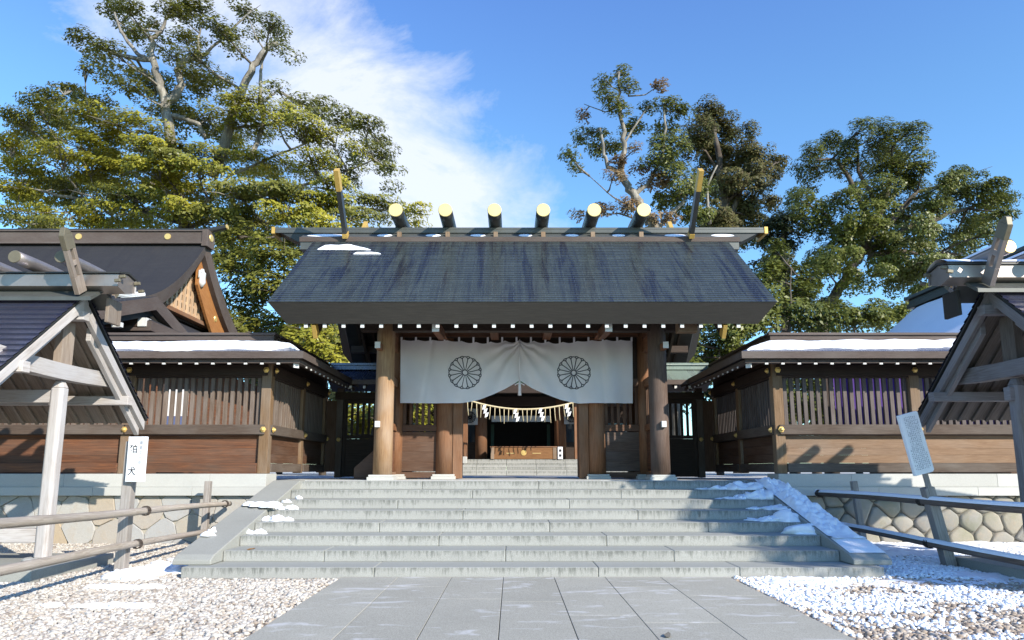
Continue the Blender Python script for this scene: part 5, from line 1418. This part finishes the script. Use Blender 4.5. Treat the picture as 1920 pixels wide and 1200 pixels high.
    b.tube([(X, YR_ + .25, ZR - 1.15), (X, YR_ + .25, ZR - 1.4), (X, YR_ + .25, ZR - 1.75), (X, YR_ + .25, ZR - 1.95)], [.07, .12, .17, .05], 12)
    for q in (-1, 1): b.tube([(X, YR_ + .25, ZR - 1.25), (X, YR_ + .25 + q * .22, ZR - 1.3), (X, YR_ + .25 + q * .3, ZR - 1.6)], [.06, .07, .03], 8)
    b.build('pendant', 'white', f, smooth=True)
    b = MB(); y = YR_ + 1.95; b.tube([(XG - .319, y, gz(1.95) + .02), (XG - .29, y, gz(1.95) + .02)], [.15, .13], 12); b.build('gilt_boss', 'gold', f)
    # lower hipped roof under the gable and walls
    b = MB(); b.slab([(XG - 1.0, YR_ - 6.2, 7.72), (XG + 2.2, YR_ - 8.2, 6.0), (XG + 2.2, YR_ + 8.2, 6.0), (XG - 1.0, YR_ + 6.2, 7.72)], .3, 0, 1)
    b.slab([(XL, YR_ - 8.2, 6.0), (XG + 2.2, YR_ - 8.2, 6.0), (XG - 1.0, YR_ - 5.8, 7.25), (XL, YR_ - 5.8, 7.25)], .3, 0, 1); b.build('lower_roof', ['barkroof', 'bark_layer'], f)
    b = MB(); b.box(XL, XG + .6, YR_ - 7.0, YR_ + 6.5, 1.32, 5.6); b.build('wall', 'red', f)
    b = MB()
    for i in range(9):
        x = XG + .55 - i * 2.4; b.box(x - .14, x + .14, YR_ - 7.16, YR_ - 6.9, 1.32, 5.5)
    b.build('post', 'post', f, bevel=.02)
    b = MB()
    for i in range(8):
        x = XG - .6 - i * 2.4
        if i % 2 == 0: b.box(x - 1.0, x + 1.0, YR_ - 7.04, YR_ - 7.005, 2.6, 4.6)
    b.build('window', 'plaster', f)
    b = MB()
lhall()
# small porch roof in front of it, gable towards the path
def porch():
    f = thing('side_porch', 'small dark gabled porch roof with white beam ends in front of the lattice gable', 'porch', (-14, 22.0, 1.32))
    XG = -11.2; YA = 20.9; ZA = 6.85; XL = -17
    for front in (1, -1):
        b = MB(); th = .42; y1 = YA - front * 3.0
        pts = [(YA, ZA), (y1, ZA - 0.98)]
        for a, c in zip(pts[:-1], pts[1:]):
            b.slab([(XL, c[0], c[1]), (XG, c[0], c[1]), (XG, a[0], a[1]), (XL, a[0], a[1])], th, 0, 1)
        b.build('roof', ['barkroof', 'bark_layer'], f)
        b = MB()
        for a, c in zip(pts[:-1], pts[1:]):
            b.hexa([(XG - .3, a[0], a[1] - .62), (XG - .3, c[0], c[1] - .62), (XG - .2, c[0], c[1] - .62), (XG - .2, a[0], a[1] - .62), (XG - .3, a[0], a[1] - .43), (XG - .3, c[0], c[1] - .43), (XG - .2, c[0], c[1] - .43), (XG - .2, a[0], a[1] - .43)])
        b.build('barge_board', 'eave', f)
    b = MB(); b.prism([(YA - 2.7, ZA - 1.9), (YA, ZA - .6), (YA + 2.7, ZA - 1.9)], 'x', XG - 1.2, XG - 1.1); b.build('gable_wall', 'dark', f)
    for y, z, s_ in ((YA - .3, 5.96, .13), (YA - 1.7, 5.60, .065)):
        b = MB(); b.box(XG - 1.1, XG - .08, y - s_, y + s_, z - s_, z + s_); o = b.build('purlin', 'dark', f, bevel=.01)
        b = MB(); b.box(XG - .078, XG - .04, y - s_, y + s_, z - s_, z + s_); b.box(XG - .30, XG - .082, y - s_ - .012, y - s_ - .003, z - s_, z + s_); b.box(XG - .30, XG - .082, y - s_, y + s_, z - s_ - .012, z - s_ - .003); b.build('end_cap', 'white', o)
    b = MB(); b.box(XL, XG - 1.2, YA - 2.2, YA + 2.2, 1.33, ZA - 1.9); b.build('wall', 'brown', f)
    b = MB()
    for k_ in range(4):
        b.tube([(XG - .3 - k_ * .15, YA - .15 - k_ * .1, ZA + .03), (XG - .9 - k_ * .2, YA - .4 - k_ * .12, ZA - .12)], [.06, .05], 6)
    tag(b.build('snow', 'snow', smooth=True), 'thin forked strip of snow on the small porch ridge', 'snow', None, 'stuff')
porch()
# hall on the right: ridge runs away from us, snow on the slope
def rhall():
    f = thing('shrine_hall', 'hall with snow-covered roof slope and dark ridge behind the right shelter', 'hall', (22, 27, 1.32))
    Y0, Y1 = 20.5, 31.5; XR = 18.6; ZR = 9.05; XE = 13.6; ZE_ = 5.3
    b = MB(); n = 8
    def pf(t): return (XR - (XR - XE) * t, ZR - (ZR - ZE_) * (t * 1.2 - .2 * t * t))
    for i in range(n):
        a, c = pf(i / n), pf((i + 1) / n)
        b.slab([(c[0], Y1, c[1]), (c[0], Y0, c[1]), (a[0], Y0, a[1]), (a[0], Y1, a[1])], .3, 0, 1)
        b.slab([(2 * XR - a[0], Y1, a[1]), (2 * XR - a[0], Y0, a[1]), (2 * XR - c[0], Y0, c[1]), (2 * XR - c[0], Y1, c[1])], .3, 0, 1)
    b.build('roof', ['barkroof', 'bark_layer'], f)
    b = MB(); b.box(XR - .22, XR + .22, Y0, Y1 + .4, ZR - .05, ZR + .18); b.box(XR - .30, XR + .30, Y0, Y1 + .45, ZR + .36, ZR + .52); b.box(XR - .17, XR + .17, Y0, Y1 + .3, ZR + .18, ZR + .36); b.build('ridge', 'blackcu', f, bevel=.02)
    b = MB(); b.box(XE + 1.6, 2 * XR - XE - 1.6, Y0 + 1.2, Y1 - 1.2, 1.33, ZE_ + .9); b.build('wall', 'brown', f)
    b = MB()
    def fs(u, v):
        y = Y0 + .2 + (Y1 - Y0 - .25) * u; t = .07 + .9 * v; p = pf(t)
        return Vector((p[0], y, p[1] + .02 + .10 * (0.4 + float(fbm(np.array([y * .8]), np.array([v * 4.0]), 51, 4)[0])) * min(1, u * 20) * min(1, (1 - u) * 20)))
    b.grid(60, 40, fs); tag(b.build('snow', 'snow', smooth=True, fix=False), 'wide blanket of snow on the hall roof behind the right shelter', 'snow', None, 'stuff')
rhall()
# things seen between the slats
for x0, x1, lab in ((7.9, 10.2, 'purple cloth curtain hung behind the slats of the right fence, nearer the gate'), (10.9, 14.5, 'purple cloth curtain hung behind the slats of the right fence, under the shelter roof')):
    t = thing('purple_curtain', lab, 'curtain', ((x0 + x1) / 2, 17.4, 2.4), 'purple curtains behind the right fence')
    b = MB(); b.grid(90, 6, lambda u, v: Vector((x0 + (x1 - x0) * u, 17.4 + .05 * math.sin(u * 60), 2.2 + 1.75 * v)), uvf=lambda u, v: (u * 2.5, v * 1.7)); b.build('curtain_cloth', 'purple', t, smooth=True, fix=False)
    b = MB(); b.tube([(x0 - .2, 17.4, 3.97), (x1 + .2, 17.4, 3.97)], .03, 8); b.build('rod', 'dark', t)
    b = MB(); b.box(x0 - .26, x0 - .16, 17.35, 17.45, 1.32, 4.05); b.build('rod_post', 'dark', t); b = MB(); b.box(x1 + .16, x1 + .26, 17.35, 17.45, 1.32, 4.05); b.build('rod_post', 'dark', t)
t = thing('white_banner', 'white and blue banner standing behind the slats of the left fence', 'banner', (-9.0, 18.2, 1.32))
b = MB(); b.box(-9.35, -8.75, 18.2, 18.22, 2.95, 3.65); b.build('banner_cloth', 'plaster', t)
b = MB(); b.box(-9.32, -8.78, 18.2, 18.22, 2.2, 2.945); b.build('lower_cloth', plain('slate_blue_cloth', (0.10, 0.13, 0.26), .8), t)
b = MB(); b.tube([(-9.42, 18.22, 1.32), (-9.42, 18.22, 3.8)], .03, 8); b.build('pole', 'dark', t)


# ------------------------------------------------------------------ trees
def tree(name, label, cat, Y, trunk, limbs, pads, mats, leaf=0.2, dens=1.0, bmat='barkp', group=None, depth=3.5, flat=0.5, seed=1, r0=0.5, up=0.8, back=True, twigs=True, blob=0.85, gaps=0.35):
    rg = np.random.default_rng(seed); rs = random.Random(seed); sc = Y / FPX
    P = lambda p, dy=0.0: at(p[0], p[1], Y + dy)
    base = at(trunk[0][0], trunk[0][1], Y); base.z = 1.3 if Y > 15.6 else 0.0
    t = thing(name, label, cat, tuple(base), group)
    b = MB(); skel = []
    def limb(pts, ra, rb):
        ps = []
        for i in range(len(pts) - 1):
            for q in range(4):
                s_ = q / 4; a, c = pts[i], pts[i + 1]; w = P((a[0] + (c[0] - a[0]) * s_, a[1] + (c[1] - a[1]) * s_), (a[2] if len(a) > 2 else 0) * (1 - s_) + (c[2] if len(c) > 2 else 0) * s_)
                w += Vector((rs.uniform(-1, 1), rs.uniform(-1, 1), rs.uniform(-1, 1))) * ra * 0.25; ps.append(w)
        a = pts[-1]; ps.append(P(a, a[2] if len(a) > 2 else 0)); n = len(ps)
        b.tube(ps, [ra + (rb - ra) * (i / (n - 1)) for i in range(n)], 9); skel.extend(ps)
    tp = [(trunk[0][0], trunk[0][1])] + list(trunk[1:])
    limb(tp, r0, r0 * 0.14)
    w0 = P(tp[0]); b.tube([Vector((w0.x, w0.y, base.z - .3)), Vector((w0.x, w0.y, (base.z + w0.z) / 2)), w0], [r0 * 1.25, r0 * 1.08, r0], 10)
    for l, ra, rb in limbs: limb(l, ra, rb)
    LV = []; mats = mats if isinstance(mats, list) else [mats]
    groups = [[] for _ in mats]
    for pd in pads:
        px, py, rx, ry = pd[:4]; mi = pd[4] if len(pd) > 4 else 0
        dy = (pd[5] if len(pd) > 5 else rs.uniform(-1, 1) * depth)
        c = P((px, py), dy); Rx, Rz = rx * sc, ry * sc; Ry = Rx * 0.85
        if twigs and skel:
            near = min(skel, key=lambda q: (q - c).length + max(0, q.z - c.z) * .6); m_ = near.lerp(c, .55) + Vector((0, 0, (-.08 + .1 * rs.random()) * (near - c).length))
            L_ = (near - c).length; ra = min(.16, .03 + .018 * L_)
            b.tube([near, near.lerp(m_, .5) + Vector((rs.uniform(-.1, .1), rs.uniform(-.1, .1), rs.uniform(-.1, .1))) * L_ * .4, m_, c], [ra, ra * .8, ra * .55, .02], 5)
            for q in range(5):
                e = c + Vector((rs.uniform(-1, 1) * Rx, rs.uniform(-1, 1) * Ry, rs.uniform(-.6, .7) * Rz)); mm = c.lerp(e, .5) + Vector((0, 0, -.1 * Rz))
                b.tube([m_.lerp(c, .4), mm, e], [ra * .42, ra * .3, .012], 4)
        k_ = max(3, int(5.5 * Rx * Rz * dens / (blob * blob) + 2))
        for rep in range(2 if back else 1):
            for q in range(k_ if rep == 0 else max(2, k_ // 2)):
                a = rs.uniform(0, 2 * math.pi); rr = math.sqrt(rs.random()); zz = rs.uniform(-1, 1)
                cc = Vector((c.x + Rx * rr * math.cos(a), c.y + Ry * rr * math.sin(a) + (rs.uniform(.8, 2.5) if rep else 0), c.z + (Rz * (math.sqrt(max(.0, 1 - rr * rr)) * (0.55 + 0.45 * abs(zz)) - 0.35) if flat < .5 else Rz * zz * math.sqrt(max(.05, 1 - rr * rr))) - (0.45 * Rz if rep else 0)))
                br = blob * rs.uniform(.55, 1.15); groups[mi].append((cc.x, cc.y, cc.z, br, br, br * flat))
    b.build('trunk', bmat, t, smooth=True)
    for mi, gr in enumerate(groups):
        if not gr: continue
        G = np.array(gr); per = np.maximum(6, (4.2 * G[:, 3] ** 2 * (0.6 + flat) / (leaf * leaf) * (1 - gaps) * 1.9)).astype(int)
        idx = np.repeat(np.arange(len(G)), per); n = len(idx)
        d = rg.normal(size=(n, 3)); d /= np.linalg.norm(d, axis=1)[:, None]
        d[:, 2] = np.where(rg.random(n) < .45, np.abs(d[:, 2]), d[:, 2])
        rad = rg.uniform(.45, 1.08, n) ** .6
        pos = G[idx, :3] + d * G[idx, 3:6] * rad[:, None]
        ctr = G[:, :3].mean(0) - np.array([0, 0, 2.0]); out_ = pos - ctr; out_ /= np.linalg.norm(out_, axis=1)[:, None] + 1e-6; out_[:, 1] -= .35
        nn = d * .45 + out_ * .65 + np.array([0, 0, up * .7]) + rg.normal(0, .34, (n, 3)); nn /= np.linalg.norm(nn, axis=1)[:, None]
        tt = np.cross(nn, rg.normal(size=(n, 3))); tt /= np.linalg.norm(tt, axis=1)[:, None]; bb = np.cross(nn, tt)
        s_ = (leaf * rg.lognormal(0, .25, n))[:, None]
        V = np.stack([pos - tt * s_ * .62, pos - bb * s_ * .30, pos + tt * s_ * .62 - nn * s_ * .12, pos + bb * s_ * .30], 1).reshape(-1, 3)
        F = np.arange(n * 4)
        raw_mesh('crown', V, F, 4, mats[mi], t)
    return t

# giant spreading evergreen behind the left hall
padsA = [(205, 262, 50, 16), (150, 272, 44, 16), (262, 275, 44, 16), (300, 300, 40, 18, 1), (240, 302, 44, 16), (180, 290, 40, 14), (300, 345, 40, 16), (250, 370, 50, 14, 1), (200, 345, 40, 14, 1), (80, 335, 40, 14, 1), (20, 350, 30, 18), (150, 335, 40, 14), (215, 20, 34, 20, 1), (165, 78, 40, 17, 1), (212, 100, 38, 15, 1), (178, 112, 24, 11, 1), (160, 128, 16, 10, 1), (238, 16, 26, 16, 1), (330, 22, 26, 24, 1), (375, 22, 48, 26, 1), (405, 48, 30, 22, 1), (345, 70, 26, 13, 1), (362, 100, 26, 16, 1), (335, 112, 16, 9, 1), (428, 62, 18, 14, 1), (292, 42, 24, 12, 1), (250, 60, 20, 10, 1),
         (470, 22, 46, 10, 1), (508, 45, 28, 14, 1), (522, 62, 14, 12, 1), (518, 168, 22, 14, 1), (284, 142, 46, 16, 1), (255, 168, 30, 24, 1), (355, 142, 40, 16, 1), (385, 160, 30, 16, 1), (300, 175, 36, 20, 1), (410, 150, 18, 10, 1),
         (130, 168, 42, 16, 1), (75, 205, 40, 18, 1), (175, 190, 32, 16, 1), (95, 188, 34, 16, 1), (40, 228, 24, 20, 1), (55, 245, 30, 18, 1),
         (120, 220, 50, 14), (160, 212, 40, 12), (215, 228, 62, 18), (270, 240, 40, 16), (70, 262, 52, 14), (20, 275, 30, 20), (330, 215, 40, 20, 1), (385, 225, 30, 20, 1), (430, 205, 52, 20), (480, 190, 40, 16), (460, 235, 52, 20), (415, 250, 40, 16), (515, 215, 44, 18), (556, 192, 30, 12, 1), (600, 205, 42, 14, 1), (640, 222, 44, 14, 1), (682, 240, 38, 16, 1), (712, 265, 20, 18, 1), (560, 240, 50, 16), (620, 258, 52, 16), (680, 285, 40, 14, 1), (735, 318, 24, 12, 1), (720, 295, 22, 10, 1),
         (105, 295, 62, 16), (165, 312, 56, 16), (40, 320, 40, 18), (225, 330, 54, 16), (285, 318, 50, 18), (330, 285, 40, 22, 1), (390, 290, 36, 22, 1), (370, 320, 52, 18), (440, 295, 46, 16), (490, 305, 52, 16), (545, 320, 46, 16), (505, 330, 50, 14), (590, 300, 46, 16), (640, 315, 40, 16, 1), (610, 345, 44, 16),
         (60, 360, 56, 18), (130, 355, 50, 16, 1), (195, 370, 56, 14, 1), (380, 365, 62, 18), (320, 350, 44, 16, 1), (440, 360, 44, 20, 1), (500, 365, 44, 20, 1), (560, 365, 44, 18, 1), (30, 400, 50, 18), (110, 405, 66, 13), (190, 402, 70, 15), (265, 405, 50, 14), (330, 395, 50, 16), (400, 410, 44, 20, 1), (545, 405, 58, 16), (470, 415, 46, 22, 1), (620, 385, 50, 18), (680, 385, 46, 16, 1), (735, 385, 30, 14, 1), (775, 398, 34, 14), (660, 410, 40, 14, 1), (600, 425, 40, 14), (410, 445, 36, 24), (90, 430, 70, 14, 1), (250, 430, 60, 14, 1),
         (440, 480, 46, 26, 1), (510, 455, 40, 26, 1), (560, 460, 40, 24, 1)]
padsA = [((p[0], p[1], p[2] * .78, p[3] * .8) + tuple(p[4:])) if p[1] < 172 else p for p in padsA]
tree('spreading_evergreen', 'huge spreading evergreen with pale forked trunks and layered olive foliage behind the left hall', 'tree', 42.0,
     [(330, 560), (345, 420), (322, 300), (312, 215), (308, 195), (292, 140), (285, 105), (284, 75), (300, 60), (312, 40), (320, 0)],
     [([(308, 200), (330, 178), (342, 160), (332, 130), (345, 115), (372, 108), (390, 95)], .30, .12), ([(287, 115), (255, 100), (225, 55), (215, 25)], .16, .06), ([(280, 112), (230, 105), (180, 85)], .18, .06), ([(300, 60), (270, 55), (240, 30)], .09, .04), ([(318, 30), (345, 20), (375, 20)], .10, .04), ([(375, 108), (372, 70), (380, 40)], .10, .04), ([(390, 95), (420, 70), (450, 40), (470, 22)], .10, .04),
      ([(400, 330), (430, 240), (445, 190), (462, 150), (480, 115), (500, 88), (522, 80)], .34, .15), ([(505, 88), (520, 70), (515, 50)], .09, .04), ([(496, 95), (480, 70), (465, 30)], .06, .03), ([(470, 300), (495, 230), (490, 190), (488, 140), (492, 112)], .17, .08), ([(495, 190), (510, 178), (520, 170)], .10, .05),
      ([(312, 215), (345, 222), (372, 232), (385, 260)], .20, .10), ([(340, 380), (260, 330), (180, 300), (110, 290)], .17, .05), ([(345, 420), (240, 385), (130, 370), (40, 350)], .17, .05), ([(350, 420), (430, 330), (520, 290), (620, 250), (690, 240)], .11, .03), ([(345, 430), (480, 370), (600, 340), (700, 300)], .17, .04), ([(322, 300), (250, 260), (160, 220), (90, 200)], .14, .04), ([(345, 440), (500, 420), (640, 390), (760, 395)], .15, .04), ([(430, 240), (500, 235), (580, 210)], .11, .03)],
     padsA, ['leafy', 'leafy2'], 0.165, 1.3, 'barkp', 'trees behind the shrine', 4.5, 0.42, 3, 0.42, 0.85, True, True, 0.85, 0.22)

padsB = [(1167, 139, 11, 12), (1137, 150, 14, 9), (1179, 162, 20, 13), (1128, 166, 8, 7), (1140, 182, 12, 9), (1158, 205, 22, 17), (1185, 243, 16, 20), (1233, 161, 13, 9, 1), (1092, 217, 8, 5, 1), (1107, 253, 34, 16), (1125, 280, 28, 13), (1068, 292, 13, 13), (1074, 313, 11, 9), (1155, 276, 14, 11), (1212, 205, 13, 9), (1248, 193, 22, 13), (1278, 211, 16, 22), (1248, 244, 22, 18), (1236, 268, 22, 18), (1275, 268, 20, 18), (1224, 292, 28, 14), (1260, 298, 30, 18), (1266, 331, 38, 22), (1284, 358, 38, 22), (1320, 358, 14, 20), (1318, 405, 20, 16), (1230, 340, 28, 12, 1), (1250, 378, 30, 18), (1210, 315, 22, 10, 1), (1160, 300, 10, 12, 1), (1150, 330, 16, 10, 1), (1130, 395, 20, 10, 1), (1180, 390, 24, 12, 1), (1290, 405, 30, 18), (1240, 410, 28, 12, 1), (1088, 405, 12, 8, 1), (1190, 280, 10, 6, 1)]
tree('sparse_tree', 'thin half-bare tree with pale crooked trunk and leafy tufts behind the gate ridge', 'tree', 38.0,
     [(1255, 480), (1225, 420), (1200, 385), (1180, 355), (1165, 325), (1170, 280), (1168, 240), (1160, 190), (1161, 135)],
     [([(1165, 325), (1140, 312), (1133, 290), (1128, 255), (1125, 240)], .14, .05), ([(1170, 270), (1185, 245), (1205, 215), (1215, 200)], .08, .03), ([(1163, 200), (1135, 210), (1095, 195)], .05, .02), ([(1190, 365), (1215, 345), (1240, 300), (1248, 240), (1245, 195)], .14, .05), ([(1178, 180), (1210, 178), (1233, 162)], .05, .02), ([(1205, 400), (1150, 370), (1105, 330)], .06, .02), ([(1220, 420), (1160, 400), (1095, 405)], .07, .02), ([(1230, 430), (1280, 380), (1300, 330)], .14, .05), ([(1330, 420), (1325, 350), (1345, 310)], .10, .04)],
     padsB, ['leafg', 'leafr'], 0.14, 1.5, 'barkp', 'trees behind the shrine', 2.0, 0.75, 5, 0.34, 0.7, False, True, 0.5, 0.35)

padsC = [(1332, 196, 14, 10), (1323, 214, 28, 18), (1350, 226, 26, 22), (1314, 243, 34, 22), (1344, 258, 40, 22), (1302, 270, 25, 18), (1371, 252, 13, 10), (1404, 244, 13, 11), (1395, 270, 17, 13), (1425, 282, 24, 15), (1398, 294, 24, 18), (1440, 299, 20, 12), (1461, 304, 11, 11), (1419, 318, 28, 17), (1455, 331, 13, 9), (1380, 340, 34, 22), (1425, 349, 24, 13), (1344, 294, 36, 22), (1449, 376, 14, 12), (1359, 364, 34, 22), (1395, 378, 30, 18), (1380, 402, 46, 18), (1420, 409, 26, 15), (1330, 330, 30, 20), (1340, 400, 30, 18), (1360, 430, 44, 16), (1420, 440, 30, 16), (1370, 310, 24, 16)]
tree('brown_cedar', 'tall brown-green cedar with ragged crown right of the gate ridge', 'tree', 46.0,
     [(1370, 520), (1365, 420), (1350, 320), (1338, 230), (1333, 190)], [([(1365, 420), (1400, 330), (1410, 260)], .2, .05), ([(1360, 380), (1420, 330), (1455, 305)], .14, .04), ([(1352, 330), (1315, 270)], .12, .04)],
     padsC, ['leafb'], 0.15, 1.15, 'barkd', 'trees behind the shrine', 2.6, 0.8, 7, 0.4, 0.35, True, True, 0.62, 0.15)

padsN = [(1467, 415, 22, 20), (1488, 435, 18, 14), (1455, 440, 22, 18), (1480, 462, 22, 18), (1450, 465, 22, 16), (1440, 420, 14, 14), (1495, 412, 8, 10), (1460, 490, 30, 16)]
tree('dark_pine', 'small dark pine standing between the brown cedar and the broad camphor tree', 'tree', 40.0, [(1470, 560), (1470, 480), (1468, 410)], [], padsN, ['leafn'], 0.16, 1.2, 'barkd', 'trees behind the shrine', 1.4, 0.8, 9, 0.25, 0.4, True, True, 0.5, 0.2)

padsD = [(1609, 244, 20, 15), (1660, 248, 28, 17), (1700, 251, 24, 20), (1565, 268, 20, 15), (1521, 288, 19, 15), (1532, 321, 27, 15), (1583, 284, 20, 14), (1675, 284, 44, 22), (1717, 277, 14, 18), (1675, 318, 44, 20), (1733, 306, 24, 16), (1594, 305, 22, 16), (1506, 382, 22, 18), (1495, 372, 10, 10), (1554, 400, 22, 16), (1576, 362, 20, 16), (1528, 418, 19, 12), (1640, 350, 40, 18), (1697, 349, 30, 18), (1803, 328, 43, 15), (1777, 342, 24, 19), (1842, 351, 33, 18), (1873, 370, 24, 17), (1888, 398, 22, 18), (1788, 371, 34, 16), (1847, 384, 38, 18), (1759, 385, 28, 18), (1638, 406, 44, 30), (1603, 428, 34, 22), (1697, 404, 34, 22), (1726, 428, 30, 18), (1781, 448, 44, 14), (1838, 424, 28, 15), (1856, 436, 20, 13), (1843, 460, 30, 12), (1719, 457, 34, 18), (1660, 454, 30, 20), (1741, 486, 40, 17), (1675, 490, 30, 16), (1730, 513, 40, 14), (1648, 512, 18, 10), (1697, 519, 26, 12), (1561, 458, 28, 18), (1546, 502, 28, 22), (1587, 524, 22, 26), (1570, 480, 30, 18), (1780, 490, 30, 14), (1620, 455, 24, 20), (1745, 545, 18, 14), (1730, 560, 14, 10)]
tree('camphor_tree', 'broad round-headed dark green camphor tree above the right fence', 'tree', 40.0,
     [(1540, 600), (1575, 540), (1610, 480), (1640, 430), (1660, 380), (1670, 320), (1675, 270)],
     [([(1610, 480), (1575, 440), (1545, 400), (1510, 380)], .2, .06), ([(1640, 430), (1600, 350), (1570, 300), (1530, 300)], .2, .05), ([(1625, 470), (1700, 430), (1780, 400), (1850, 380)], .28, .06), ([(1650, 400), (1610, 320), (1605, 260)], .16, .05), ([(1630, 480), (1690, 470), (1740, 480)], .2, .05), ([(1655, 430), (1720, 360), (1790, 340)], .2, .05), ([(1690, 470), (1715, 510), (1740, 550)], .08, .03)],
     padsD, ['leafd'], 0.135, 0.85, 'barkd', 'trees behind the shrine', 3.4, 0.72, 13, 0.34, 0.6, True, True, 0.72, 0.0)

# lower shrubs and trees that fill the space beyond the fences
def bush(label, Y, pads, mat, seed, trunkx, trunky, leaf=.17, blob=.6, name='shrub'):
    tree(name, label, 'tree' if name != 'shrub' else 'shrub', Y, [(trunkx, trunky), (trunkx, (trunky + pads[0][1]) / 2), (trunkx + 4, pads[0][1])], [], pads, [mat], leaf, 1.15, 'barkd', 'greenery behind the fences', 1.6, .75, seed, .14, .6, True, True, blob, .2)
bush('rounded dark green shrub directly right of the gate roof above the side door', 30.0, [(1345, 640, 38, 30), (1310, 668, 30, 22), (1370, 665, 36, 24), (1330, 612, 30, 14), (1380, 620, 30, 22), (1295, 640, 16, 26), (1400, 655, 20, 16), (1350, 690, 50, 20), (1290, 690, 24, 26)], 'leafd', 21, 1345, 760, .15, .5)
bush('tall green shrub mass beyond the snowy right fence roof, next to the gate eave', 33.0, [(1469, 504, 30, 24), (1506, 523, 24, 20), (1469, 548, 36, 22), (1440, 520, 22, 24), (1430, 565, 30, 24), (1513, 563, 34, 22), (1480, 590, 50, 22), (1425, 600, 36, 22), (1540, 600, 36, 20), (1455, 470, 20, 16), (1400, 600, 30, 20), (1395, 560, 20, 20)], 'leafd', 22, 1480, 740, .17, .6)
bush('low light green shrub peeking over the right fence roof under the camphor tree', 34.0, [(1557, 583, 34, 20), (1580, 605, 30, 16), (1616, 590, 24, 16), (1634, 578, 17, 22), (1645, 600, 24, 14)], 'leafg', 23, 1600, 740, .16, .5)
bush('small shrub at the foot of the snowy hall roof', 36.0, [(1675, 583, 24, 16), (1690, 598, 22, 12), (1662, 598, 18, 12), (1700, 580, 12, 10)], 'leafg', 24, 1680, 740, .16, .5)
bush('shaded dark tree filling the gap between the lattice gable and the gate roof', 36.0, [(440, 440, 30, 30), (470, 500, 40, 30), (520, 470, 34, 34), (450, 560, 40, 30), (510, 540, 40, 34), (560, 560, 34, 34), (480, 610, 50, 28), (550, 620, 44, 26), (610, 610, 40, 30), (610, 650, 44, 26), (560, 660, 40, 22), (640, 640, 24, 40), (430, 610, 24, 26), (655, 600, 24, 40), (420, 500, 20, 30)], 'leafy2', 25, 530, 760, .2, .7, 'shaded_tree')
bush('yellow-green tree just left of the gate under its eave', 31.0, [(610, 625, 34, 16), (580, 640, 30, 14), (635, 660, 26, 16), (600, 668, 30, 12), (545, 640, 24, 14), (560, 615, 22, 12), (655, 690, 24, 18), (690, 700, 24, 18)], 'leafy', 26, 610, 760, .17, .5, 'sunlit_tree')
bush('yellow-green bush in the courtyard seen through the left side door', 25.5, [(660, 775, 30, 22), (690, 790, 26, 24), (780, 775, 30, 20), (740, 770, 30, 18), (650, 810, 30, 16)], 'leafy', 27, 700, 860, .13, .4)
bush('frosty green bush in the courtyard seen between the right fence slats', 23.0, [(1520, 750, 40, 30), (1570, 740, 30, 30), (1500, 720, 30, 20), (1545, 780, 44, 16), (1480, 770, 26, 20)], 'leafg', 28, 1530, 860, .12, .4)
# far wood closing the horizon behind everything
fw = []
for i in range(46):
    fw.append((-160 + i * 50, 745 + random.uniform(-20, 20), 46, 84 + random.uniform(-12, 18)))
far = tree('distant_wood', 'far dark wood closing the horizon behind the shrine', 'wood', 75.0, [(900, 860), (900, 800)], [], fw, ['leafn'], 0.5, 0.5, 'barkd', None, 4, .8, 41, .3, .5, False, False, 1.7, .1)
for c in list(far.children):
    if c.name.startswith('trunk'): bpy.data.objects.remove(c)
far['kind'] = 'stuff'
# tall tree to the right of the photographer, outside the frame, that shades the right side of the stairs
def side_tree(label, x, y, h, r, seed, n, mat='leafd'):
    rs = random.Random(seed); rg = np.random.default_rng(seed)
    t = thing('roadside_tree', label, 'tree', (x, y, 0), 'trees right of the photographer')
    b = MB(); b.tube([(x, y, -.2), (x + .1, y, h * .4), (x, y + .1, h * .8), (x, y, h)], [.38, .3, .2, .06], 12)
    cl = []
    for i in range(n):
        a = rs.uniform(0, 6.283); q = math.sqrt(rs.random()); z = h * (.45 + .6 * rs.random()); rr = r * (1 - .55 * max(0, (z / h - .6) / .45))
        c = Vector((x + rr * q * math.cos(a), y + rr * q * math.sin(a), z)); cl.append(c)
        b.tube([Vector((x, y, z - .6)), c], [.06, .02], 5)
    b.build('trunk', 'barkd', t, smooth=True)
    G = np.array([tuple(c) for c in cl]); per = 420; idx = np.repeat(np.arange(n), per); m = len(idx)
    d = rg.normal(size=(m, 3)); d /= np.linalg.norm(d, axis=1)[:, None]; pos = G[idx] + d * np.array([.75, .75, .5]) * rg.uniform(.3, 1, m)[:, None]
    nn = d * .5 + np.array([0, 0, .6]) + rg.normal(0, .5, (m, 3)); nn /= np.linalg.norm(nn, axis=1)[:, None]
    tt = np.cross(nn, rg.normal(size=(m, 3))); tt /= np.linalg.norm(tt, axis=1)[:, None]; bb = np.cross(nn, tt); s_ = .14
    V = np.stack([pos - tt * s_ * .62, pos - bb * s_ * .3, pos + tt * s_ * .62, pos + bb * s_ * .3], 1).reshape(-1, 3)
    raw_mesh('crown', V, np.arange(m * 4), 4, mat, t)
side_tree('leafy tree standing right of the path outside the photograph', 13.6, 3.2, 8.0, 2.3, 61, 34)

for o in bpy.data.objects:
    if '_base' in o: del o['_base']
